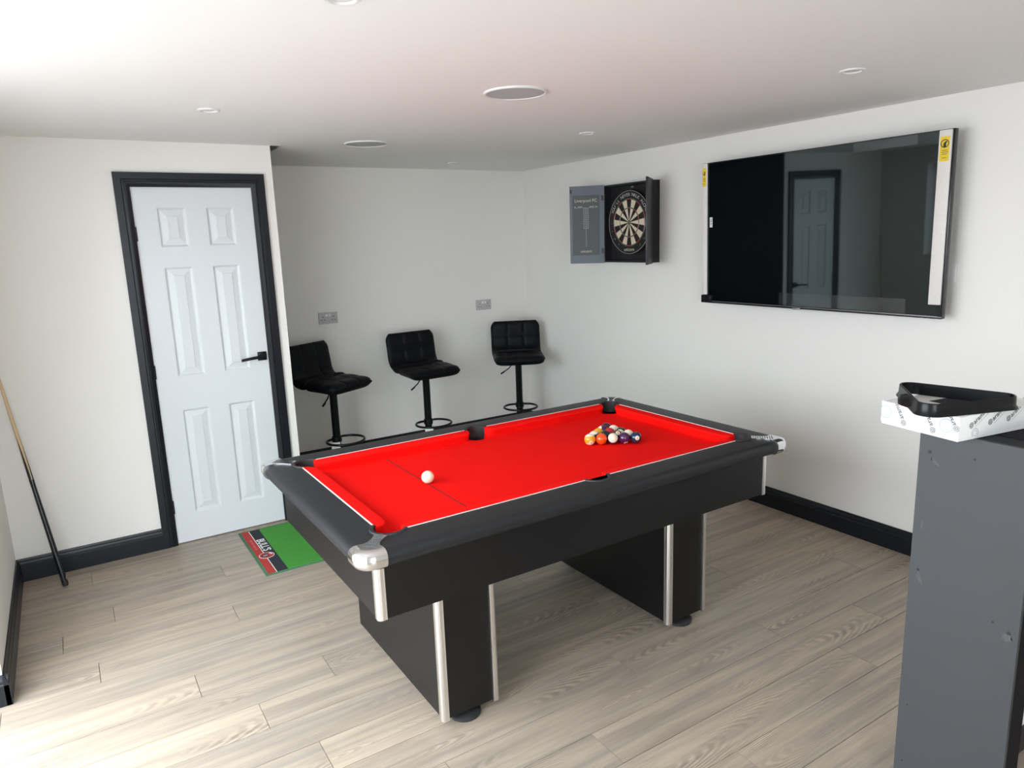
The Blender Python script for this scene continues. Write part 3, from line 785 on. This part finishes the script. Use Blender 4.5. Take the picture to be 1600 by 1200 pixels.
# inner face is local +y or -y: the one that looks towards the viewer (-y world, -x world)
nrm = Matrix.Rotation(atan2(ly_, lx), 3, 'Z') @ Vector((0, 1, 0)); sgn = 1 if nrm.y < 0 else -1
fy = sgn*0.0066
def on_door(lxx, lz, off=0.0): return (lxx, fy+sgn*off, lz)
# reading direction seen from the room: the door's free edge is on the left
rd = Vector((-1, 0, 0)); upv = Vector((0, 0, 1))
box('score_panel', 0.033, DWD-0.020, min(fy, fy+sgn*0.001), max(fy, fy+sgn*0.001), 0.055, ch-0.062, 'slate_board', dl)
yo = fy+sgn*0.0014
def dtext(nm, s, size, lxx, lz, m, sx=1.0): return text(nm, s, size, m, dl, frame_m((lxx, yo, lz), (-1, 0, 0) if sgn > 0 else (-1, 0, 0), (0, 0, 1)), sx=sx)
mid_ = (0.033+DWD-0.020)/2
dtext('club_lettering', 'Liverpool FC', 0.031, mid_, ch-0.100, 'cream_print')
for dx_, hw_ in ((0.078, 0.006), (0.042, 0.016), (-0.042, 0.016), (-0.076, 0.008)):
    box('column_heading', mid_+dx_-hw_, mid_+dx_+hw_, min(yo, yo+sgn*0.0006), max(yo, yo+sgn*0.0006), ch-0.145, ch-0.1405, 'chalk', dl)
bm = bmesh.new()
ya, yb = sorted((yo, yo+sgn*0.0006))
add_box(bm, mid_-0.085, mid_+0.085, ya, yb, ch-0.151, ch-0.1495)
for q in range(-1, 2): add_box(bm, mid_+q*0.016-0.0008, mid_+q*0.016+0.0008, ya, yb, ch-0.30, ch-0.149)
for q in range(12): add_box(bm, mid_-0.016, mid_+0.016, ya, yb, ch-0.158-q*0.0128, ch-0.1566-q*0.0128)
add_box(bm, mid_-0.0008, mid_+0.0008, ya, yb, 0.115, ch-0.30)
from_bm('score_grid', bm, 'chalk', dl)
dtext('maker_lettering', 'unicorn', 0.028, mid_, 0.083, 'cream_print', 0.95)
for z in (0.085, ch-0.085):
    for q in (0.010, ):
        box('hinge', 0.004, 0.020, min(fy, fy+sgn*0.002), max(fy, fy+sgn*0.002), z-0.018, z+0.018, 'cabinet_black', dl)
box('magnet', DWD-0.016, DWD-0.006, min(fy, fy+sgn*0.003), max(fy, fy+sgn*0.003), ch-0.045, ch-0.020, 'cabinet_black', dl)
dr = cab_door('cabinet_door', -cw, atan2(3.482-3.638, -(0.26-CD)), 1)
# dartboard
DB = tag(empty('dartboard', (XR-0.008, 3.892, 1.7415)), 'round bristle dartboard with cream and black segments in the open cabinet', 'dartboard')
DBT = 0.038
DB.scale = (1, 0.97, 0.97)
# built in the plane facing -x: u to the right as seen (-y), v up
def dp(r, a, x): return (x, -r*cos(a), r*sin(a))
def disc(name, rings_, m, parent):
    bm = bmesh.new(); n_ = 72; rows = []
    for r, x in rings_:
        rows.append([bm.verts.new(dp(r, 2*pi*k_/n_, x)) for k_ in range(n_)] if r > 0 else [bm.verts.new((x, 0, 0))])
    for a, b in zip(rows, rows[1:]):
        for k_ in range(n_):
            f_ = list(dict.fromkeys((a[k_ % len(a)], a[(k_+1) % len(a)], b[(k_+1) % len(b)], b[k_ % len(b)])))
            if len(f_) > 2: bm.faces.new(f_)
    return from_bm(name, bm, m, parent, angle=40)
disc('board_body', [(0, 0), (0.2255, 0.0), (0.2255, -DBT+0.003), (0.2225, -DBT), (0.0, -DBT)], 'dart_black', DB)
ORDER = 'bw'
def ringseg(name, r0_, r1_, m_, odd):
    for s in range(20):
        if s % 2 != odd: continue
        bm = bmesh.new(); a0 = pi/2 + (s-0.5)*pi/10; a1 = a0+pi/10
        A = [bm.verts.new(dp(r0_, a0+(a1-a0)*q/4, -DBT-0.0006)) for q in range(5)]
        B = [bm.verts.new(dp(r1_, a0+(a1-a0)*q/4, -DBT-0.0006)) for q in range(5)]
        for q in range(4): bm.faces.new((A[q], B[q], B[q+1], A[q+1]))
        from_bm(name, bm, m_, DB)
ringseg('cream_segment', 0.016, 0.099, 'dart_cream', 1); ringseg('cream_segment', 0.107, 0.162, 'dart_cream', 1)
ringseg('treble_segment', 0.099, 0.107, 'dart_red', 0); ringseg('treble_segment', 0.099, 0.107, 'dart_green', 1)
ringseg('double_segment', 0.162, 0.170, 'dart_red', 0); ringseg('double_segment', 0.162, 0.170, 'dart_green', 1)
disc('bull_ring', [(0.016, -DBT-0.0008), (0.0064, -DBT-0.0008)], 'dart_green', DB); disc('bull', [(0.0064, -DBT-0.0009), (0.0, -DBT-0.0009)], 'dart_red', DB)
wires = []
for r in (0.0064, 0.016, 0.099, 0.107, 0.162, 0.170):
    tube('wire_ring', [dp(r, 2*pi*q/48, -DBT-0.0012) for q in range(48)], 0.0006, 'wire', DB, 5, loop=True)
for s in range(20):
    a = pi/2+(s-0.5)*pi/10; tube('wire_spoke', [dp(0.016, a, -DBT-0.0012), dp(0.170, a, -DBT-0.0012)], 0.0006, 'wire', DB, 5)
tube('edge_ring', [dp(0.2225, 2*pi*q/64, -DBT-0.0008) for q in range(64)], 0.0012, 'chalk', DB, 5, loop=True)
def arc_text(nm, s, size, r, a_mid, m, spacing):
    """letters on an arc, tops outwards, read clockwise"""
    n_ = len(s)
    for q, chx in enumerate(s):
        if chx == ' ': continue
        a = a_mid - (q-(n_-1)/2)*spacing
        up = Vector((0, -cos(a), sin(a))); rt = Vector((0, -sin(a), -cos(a)))
        text(nm, chx, size, m, DB, frame_m(dp(r, a, -DBT-0.001), rt, up))
arc_text('motto_letter', "YOU'LL NEVER WALK ALONE", 0.034, 0.195, pi/2, 'chalk', 0.105)
text('maker_lettering', 'unicorn', 0.036, 'cream_print', DB, frame_m((-DBT-0.001, 0, -0.193), (0, -1, 0), (0, 0, 1)))
for num, q in ((6, 5), (10, 6), (15, 7), (2, 8), (7, 12), (16, 13), (8, 14), (11, 15), (14, 16)):
    a = pi/2 - q*pi/10
    text('number', str(num), 0.022, 'dart_red' if num in (6, 11, 14) else 'wire', DB, frame_m(dp(0.196, a, -DBT-0.001), (0, -1, 0), (0, 0, 1)))

# ================================================================== TELEVISION
TVY0, TVY1, TVZ0, TVZ1 = 1.703, 3.150, 1.226, 2.060
tvh, tvw = (TVZ1-TVZ0)/2, (TVY1-TVY0)/2
tv = tag(empty('television', (XR-0.112, (TVY0+TVY1)/2, (TVZ0+TVZ1)/2), (0, -0.022, -0.003)), 'large black wall television still wearing white corner strips and yellow labels', 'television')
box('casing', 0.003, 0.030, -tvw, tvw, -tvh, tvh, 'tv_bezel', tv, 0.002)
box('rear_housing', 0.030, 0.060, -tvw+0.18, tvw-0.18, -tvh+0.03, tvh-0.22, 'tv_bezel', tv, 0.008)
box('wall_bracket', 0.055, 0.108, -0.22, 0.22, -0.14, 0.16, 'black_metal', tv)
box('screen_panel', 0.0, 0.004, -tvw+0.004, tvw-0.004, -tvh+0.016, tvh-0.004, 'screen', tv)
box('chin_bar', -0.003, 0.006, -tvw, tvw, -tvh, -tvh+0.013, 'tv_bezel', tv, 0.002)
box('chin_trim', -0.0036, -0.0028, -tvw+0.02, tvw-0.01, -tvh+0.010, -tvh+0.0125, 'wire', tv)  # thin grey trim line along the chin
box('maker_badge', -0.005, 0.002, 0.02, 0.07, -tvh-0.004, -tvh+0.006, 'wire', tv, 0.001)
def strip(yc, hw_, z0, z1, side):
    s = box('edge_strip', -0.010, 0.0, yc-hw_, yc+hw_, z0, z1, 'foam_strip', tv, 0.004); tag(s, 'white protective strip')
    zt = z1-0.028
    lb = box('warning_label', -0.0106, -0.0098, yc-hw_+0.008, yc+hw_-0.008, zt-0.105, zt, 'label_yellow', s); tag(lb, 'yellow warning label')
    bm = bmesh.new(); cyy, czz = yc, zt-0.030; R_ = min(0.019, hw_-0.010)
    n_ = 20; A = [bm.verts.new((-0.0109, cyy+R_*cos(2*pi*q/n_), czz+R_*sin(2*pi*q/n_))) for q in range(n_)]; B = [bm.verts.new((-0.0109, cyy+R_*0.8*cos(2*pi*q/n_), czz+R_*0.8*sin(2*pi*q/n_))) for q in range(n_)]
    for q in range(n_): bm.faces.new((A[q], A[(q+1) % n_], B[(q+1) % n_], B[q]))
    for pl in (((-0.30, -0.80), (0.35, -0.8), (0.30, 0.1), (0.62, 0.35), (0.35, 0.60), (-0.15, 0.30), (-0.35, -0.1)),):
        bm.faces.new([bm.verts.new((-0.0109, cyy-R_*u_, czz+R_*v_)) for u_, v_ in pl])
    from_bm('pictogram', bm, 'ink', lb)
    bm = bmesh.new()
    for q, wd in ((0, .8), (1, .9), (2, .7), (4, .6)):
        z_ = zt-0.060-q*0.008; bm.faces.new([bm.verts.new(p) for p in ((-0.0109, yc-(hw_-0.012)*wd, z_), (-0.0109, yc+(hw_-0.012)*wd, z_), (-0.0109, yc+(hw_-0.012)*wd, z_+0.0022), (-0.0109, yc-(hw_-0.012)*wd, z_+0.0022))])
    from_bm('small_print', bm, 'ink', lb)
strip(-tvw+0.034, 0.028, -tvh+0.065, tvh-0.003, 1)
strip(tvw-0.022, 0.021, -tvh+0.050, tvh-0.002, -1)
stk = box('barcode_sticker', -0.0006, 0.0, tvw-0.078, tvw-0.058, 0.040, 0.098, 'card_white', tv)
boxes('barcode', [(-0.001, -0.0005, tvw-0.074, tvw-0.062, 0.046+q*0.006, 0.048+q*0.006+0.001*(q % 3)) for q in range(8)], 'ink', stk)
box('corner_guard', -0.012, 0.0, tvw-0.075, tvw+0.001, -tvh+0.001, -tvh+0.048, 'black_satin', tv, 0.003)
# loose clear film along the lower and upper edges of the screen
def film(nm, z0, z1, y0, y1, seed):
    bm = bmesh.new(); bm.faces.new([bm.verts.new(p) for p in ((-0.002, y1, z0), (-0.002, y0, z0), (-0.002, y0, z1), (-0.002, y1, z1))])
    from_bm(nm, bm, 'clear_film', tv, recalc=False)
film('clear_film', -tvh+0.016, -tvh+0.085, -tvw+0.17, 0.16, 3)
film('clear_film', tvh-0.050, tvh-0.006, -tvw+0.16, -0.25, 4)
pl = tag(empty('cable_plate', (XR, 1.748, 1.432)), 'small white cable outlet plate on the wall behind the television edge', 'wall plate')
box('plate', -0.010, 0.0, -0.043, 0.043, -0.043, 0.043, 'white_plastic', pl, 0.003)
box('outlet', -0.0135, -0.009, -0.014, 0.014, -0.014, 0.014, 'white_plastic', pl, 0.002)

# ================================================================== DART MAT
MX0, MX1, MY0, MY1 = 0.708, 3.460, 3.574, 4.248
mt = tag(empty('dart_mat', (MX0, (MY0+MY1)/2, 0)), 'green carpet dart mat with red and navy lettered end by the door', 'mat')
my = (MY1-MY0)/2; ml = MX1-MX0
box('mat_border', 0, ml, -my, my, 0.0, 0.004, 'mat_border', mt, 0.0015)
def patchm(nm, x0, x1, y0, y1, m, par=mt, z=0.0058): return box(nm, x0, x1, y0, y1, 0.0035, z, m, par)
patchm('green_field', 0.1165, ml-0.016, -my+0.016, my-0.016, 'mat_green')
patchm('red_band', 0.016, 0.0555, -my+0.016, my-0.016, 'mat_red')
patchm('white_line', 0.0555, 0.0600, -my+0.016, my-0.016, 'mat_white')
nb = patchm('navy_band', 0.0600, 0.1165, -my+0.016, my-0.016, 'mat_navy')
yc = (MY0+MY1)/2
text('lettering', "BULL'S", 0.060, 'mat_white', mt, frame_m((0.083, 3.982-yc, 0.0063), (0, -1, 0), (1, 0, 0)), sx=1.08, bold=0.0016)
bm = bmesh.new(); yy = 4.092-yc; rnd = random.Random(5)      # illegible small print
for wl in (3, 2, 4, 2):
    for q in range(wl):
        l_ = rnd.uniform(0.007, 0.011); add_box(bm, 0.031, 0.031+rnd.uniform(0.008, 0.013), yy-l_, yy, 0.0040, 0.0063); yy -= l_+0.0028
    yy -= 0.010
tag(from_bm('small_print', bm, 'mat_pale_red', mt), kind='stuff')
lg = lathe('emblem', [(0, 0.0068), (0.041, 0.0068), (0.041, 0.0040)], 'mat_white', mt, 28, (0.064, 3.826-yc, 0))
lathe('emblem_disc', [(0, 0.0072), (0.037, 0.0072), (0.037, 0.0060)], 'mat_red', lg, 28, (0.064, 3.826-yc, 0))
lathe('emblem_centre', [(0, 0.0076), (0.019, 0.0076), (0.019, 0.0062)], 'mat_navy', lg, 24, (0.055, 3.822-yc, 0))
text('emblem_letter', 'B', 0.034, 'mat_white', lg, frame_m((0.055, 3.822-yc, 0.0080), (0, -1, 0), (1, 0, 0)))
# a swash across the emblem
bm = bmesh.new(); pr = None
for q in range(9):
    a = -0.2+1.2*q/8; w_ = 0.006*sin(pi*q/8)+0.0006
    cur = [bm.verts.new((0.064+(0.027+s*w_)*cos(a), 3.826-yc+(0.027+s*w_)*sin(a), 0.0078)) for s in (-1, 1)]
    if pr: bm.faces.new((pr[0], pr[1], cur[1], cur[0]))
    pr = cur
from_bm('emblem_swash', bm, 'mat_white', lg)

# ================================================================== POOL CUE
c0, c1 = Vector((-0.165, 4.08, 0.006)), Vector((-0.340, 4.262, 1.418))
cd = (c1-c0).normalized()
cue = tag(empty('pool_cue', c0), 'two tone pool cue leaning in the corner left of the door', 'pool cue')
def cpt(t): return cd*t
def cue_r(t): return 0.0145-0.0098*t/1.43
tube('butt_cap', [cpt(0.0), cpt(0.004), cpt(0.022), cpt(0.024)], [0.010, 0.0135, 0.0150, 0.0148], 'rubber', cue, 16)
tube('butt', [cpt(0.022), cpt(0.25), cpt(0.57)], [cue_r(0.02), cue_r(0.25), cue_r(0.57)], 'cue_black', cue, 16)
# splice: dark points running up into the pale shaft
n_ = 16; rg = []
tp = cd; e1 = tp.orthogonal().normalized(); e2 = tp.cross(e1)
tube('shaft', [cpt(0.57), cpt(0.9), cpt(1.40)], [cue_r(0.57), cue_r(0.9), cue_r(1.40)], 'ash_wood', cue, 16)
for q in range(4):
    a = q*pi/2+0.4; bm = bmesh.new(); pr = None
    for i in range(9):
        t = 0.55+0.25*i/8; r = cue_r(t)+0.0004; w_ = 0.72*(1-i/8)
        cur = [bm.verts.new(cpt(t)+e1*(r*cos(a+w_*s))+e2*(r*sin(a+w_*s))) for s in (-1, -0.5, 0, 0.5, 1)]
        if pr:
            for j in range(4): bm.faces.new((pr[j], pr[j+1], cur[j+1], cur[j]))
        pr = cur
    from_bm('splice_point', bm, 'cue_black', cue, smooth=True)
tube('ferrule', [cpt(1.40), cpt(1.415)], [cue_r(1.40)+0.0002]*2, 'chrome', cue, 12)
tube('tip', [cpt(1.415), cpt(1.421)], [0.0045, 0.0038], 'mat_navy', cue, 12)
oval = box('butt_badge', -0.0015, 0.0015, -0.005, 0.005, -0.010, 0.010, 'ash_wood', cue, 0.001)
oval.location = cpt(0.045) + Vector((0.0135, -0.004, 0)); oval.rotation_euler = (0, 0.12, 0)

# ================================================================== BAR, BALL BOX AND RACK TRIANGLE
BZ = 1.11; BX0, BY0, BY1 = 1.930, 0.716, 0.997
bar = tag(empty('bar_counter', (BX0, (BY0+BY1)/2, 0)), 'narrow bar with unpainted grey end panel and black top at the right edge', 'bar')
bh = (BY1-BY0)/2; bl = XR-BX0
ep = box('end_panel', 0.0, 0.012, -bh, bh, 0.0, BZ, 'grey_panel', bar); tag(ep, 'grey end panel with filled screw holes')
box('end_frame', 0.012, 0.085, -bh, bh, 0.0, BZ-0.002, 'bar_black', bar)
box('bar_top', 0.085, bl, -bh, bh, BZ-0.042, BZ-0.001, 'bar_black', bar, 0.002)
box('half_wall', 0.085, bl, 0.0, bh-0.02, 0.0, BZ-0.042, 'wall_paint', bar)
box('bar_skirting', 0.085, bl, -0.014, 0.0, 0.0, 0.075, 'black_gloss', bar)
# screw marks and filler smears on the grey panel (panel faces -x)
def smear(yw, zw, ry, rz, rot, seed, m='scuff'):
    rnd = random.Random(seed); bm = bmesh.new(); P = []
    for q in range(14):
        a = 2*pi*q/14; k_ = rnd.uniform(0.6, 1.15); u_, v_ = ry*k_*cos(a), rz*k_*sin(a)
        P.append((-0.0003, yw-(BY0+BY1)/2+u_*cos(rot)-v_*sin(rot), zw+u_*sin(rot)+v_*cos(rot)))
    bm.faces.new([bm.verts.new(p) for p in P]); bmesh.ops.triangulate(bm, faces=bm.faces[:])
    from_bm('filler_smear' if m == 'scuff' else 'screw_mark', bm, m, ep)
def screw(yw, zw, r=0.0045):
    o = lathe('screw_head', [(0, -0.0002), (r, -0.0002), (r*0.9, 0.0006), (0, 0.0009)], 'screw', ep, 16)
    o.rotation_euler = (0, -pi/2, 0); o.location = (-0.0001, yw-(BY0+BY1)/2, zw)
for y_, z_, r in ((0.969, 1.051, 0.005), (0.974, 0.706, 0.0045), (0.738, 0.623, 0.005), (0.777, 0.637, 0.003), (0.856, 1.057, 0.003), (0.973, 0.281, 0.003), (0.974, 0.095, 0.003)): screw(y_, z_, r)
for y_, z_, a_, b_, rot, sd in ((0.953, 1.026, 0.016, 0.006, 0.7, 1), (0.969, 0.683, 0.006, 0.022, -0.35, 2), (0.740, 0.610, 0.014, 0.012, 0.5, 3), (0.974, 0.840, 0.003, 0.02, 0.1, 4)): smear(y_, z_, a_, b_, rot, sd)

# ball box on the bar: near corner and the two edge directions from it
N0 = Vector((1.872, 0.874, BZ)); wa = 0.228
ea_ = Vector((cos(radians(80.5)), sin(radians(80.5)), 0)); eb_ = Vector((ea_.y, -ea_.x, 0))
wb = 0.335; bxh = 0.064
bang = atan2(eb_.y, eb_.x)
bx_ = tag(empty('ball_set_box', N0 + eb_*(wb/2) + ea_*(wa/2), (0, 0, bang)), 'white printed cardboard box of pool balls lying on the bar', 'box')
# local x along the long side (eb_), local y along the short side (ea_)
box('lid', -wb/2, wb/2, -wa/2, wa/2, 0.007, bxh, 'card_white', bx_, 0.0012)
box('tray', -wb/2+0.002, wb/2-0.002, -wa/2+0.002, wa/2-0.002, 0.0, 0.012, 'card_white', bx_)
def clip_print(o):
    bm = bmesh.new(); bm.from_mesh(o.data)
    for co, no in (((0, 0, bxh-0.0005), (0, 0, 1)), ((0, -wa/2-0.001, 0), (0, -1, 0)), ((0, wa/2, 0), (0, 1, 0)), ((-wb/2-0.001, 0, 0), (-1, 0, 0)), ((wb/2, 0, 0), (1, 0, 0)), ((0, 0, 0.008), (0, 0, -1))):
        bmesh.ops.bisect_plane(bm, geom=bm.verts[:]+bm.edges[:]+bm.faces[:], plane_co=co, plane_no=no, clear_outer=True)
    bm.to_mesh(o.data); bm.free()
def logo(nm, par, M, size=0.021):
    clip_print(text(nm, 'aramith', size, 'print_grey', par, M @ Matrix.Translation((size*0.55, 0, 0)), 'LEFT', bold=0.0003))
    bm = bmesh.new(); n_ = 20
    for R1, R2 in ((0.0078, 0.0060), (0.0042, 0.0022)):
        A = [bm.verts.new(M @ Vector((R1*cos(2*pi*q/n_), R1*sin(2*pi*q/n_), 0))) for q in range(n_)]; B = [bm.verts.new(M @ Vector((R2*cos(2*pi*q/n_), R2*sin(2*pi*q/n_), 0))) for q in range(n_)]
        for q in range(n_): bm.faces.new((A[q], A[(q+1) % n_], B[(q+1) % n_], B[q]))
    clip_print(from_bm('logo_ring', bm, 'print_grey', par))
    bm = bmesh.new()
    for q in range(7): bm.faces.new([bm.verts.new(M @ Vector((size*(0.5+q*0.42)+u_, -size*0.72+v_, 0))) for u_, v_ in ((0, 0), (size*0.32, 0), (size*0.32, size*0.10), (0, size*0.10))])
    o = from_bm('logo_caption', bm, 'print_pale', par); o['kind'] = 'stuff'; clip_print(o)
def seal(par, M, R_=0.019):
    bm = bmesh.new(); n_ = 28
    for R1, R2 in ((1.0, 0.86), (0.62, 0.54)):
        A = [bm.verts.new(M @ Vector((R_*R1*cos(2*pi*q/n_), R_*R1*sin(2*pi*q/n_), 0))) for q in range(n_)]; B = [bm.verts.new(M @ Vector((R_*R2*cos(2*pi*q/n_), R_*R2*sin(2*pi*q/n_), 0))) for q in range(n_)]
        for q in range(n_): bm.faces.new((A[q], A[(q+1) % n_], B[(q+1) % n_], B[q]))
    clip_print(from_bm('seal_print', bm, 'print_pale', par))
# end face looking to -x (local -x): reading right = local -y
E0 = -wb/2-0.0004
def endM(y_, z_, rot): return frame_m((E0, y_, z_), (0, -1, 0), (0, 0, 1)) @ Matrix.Rotation(rot, 4, 'Z')
logo('print', bx_, endM(0.042, 0.016, radians(118)), 0.019); logo('print', bx_, endM(-0.044, 0.016, radians(118)), 0.019)
seal(bx_, endM(0.100, 0.036, 0)); seal(bx_, endM(-0.080, 0.036, 0)); logo('print', bx_, endM(-0.108, 0.034, radians(125)), 0.016)
# long face looking to -y (local -y): reading right = local +x
S0 = -wa/2-0.0004
def sideM(x_, z_, rot): return frame_m((x_, S0, z_), (1, 0, 0), (0, 0, 1)) @ Matrix.Rotation(rot, 4, 'Z')
for x_ in (-wb/2+0.046, -wb/2+0.118, -wb/2+0.190, -wb/2+0.262):
    logo('print', bx_, sideM(x_, 0.038, radians(33)), 0.019)
seal(bx_, sideM(-wb/2+0.062, 0.016, 0), 0.013)
# blue printed picture on the lid
box('lid_picture', -0.07, 0.05, -0.045, 0.045, bxh, bxh+0.0006, 'mat_navy', bx_)
# rack triangle lying on the lid, one corner over the edge
TRZ, TRH = BZ+bxh+0.0006, 0.034
tri = tag(empty('rack_triangle', (1.978, 0.960, TRZ), (0, 0, radians(70))), 'black plastic ball triangle lying on the white box', 'triangle')
def tri_outline(R_, rc):
    P = []
    for q in range(3):
        a = q*2*pi/3; P += arc(R_*cos(a), R_*sin(a), rc, a-pi/3, a+pi/3, 8)
    return P
prof = [(0.0, 0.0), (0.006, 0.0), (0.0045, 0.004), (0.0, 0.010), (-0.001, TRH-0.002), (-0.003, TRH), (-0.006, TRH-0.001), (-0.006, 0.0)]
lp = []
for o, z in prof:
    R_, rc = 0.125, 0.034+o; lp.append([(x, y, z) for x, y in tri_outline(R_, rc)])
n_ = len(lp[0]); loft('triangle_frame', [[lp[k_][i] for k_ in range(len(prof))] for i in range(n_)], 'black_satin', tri, angle=40, loop=True)
# flared finger grip in the middle of the side that faces the room
ga = pi/3; gd = 0.125*cos(pi/3)+0.034
rg = []
for i in range(11):
    t = -1+2*i/10; out = 0.018*(cos(pi*t/2))**1.5; s_ = 0.055*t; z1 = 0.012+0.012*cos(pi*t/2)
    rg.append([((gd+dx)*cos(ga)-s_*sin(ga), (gd+dx)*sin(ga)+s_*cos(ga), z) for dx, z in ((-0.004, 0.0), (0.003+out, 0.0), (0.004+out, z1*0.6), (0.001+out*0.8, z1), (-0.004, z1+0.004))])
loft('finger_grip', rg, 'black_satin', tri, angle=40)
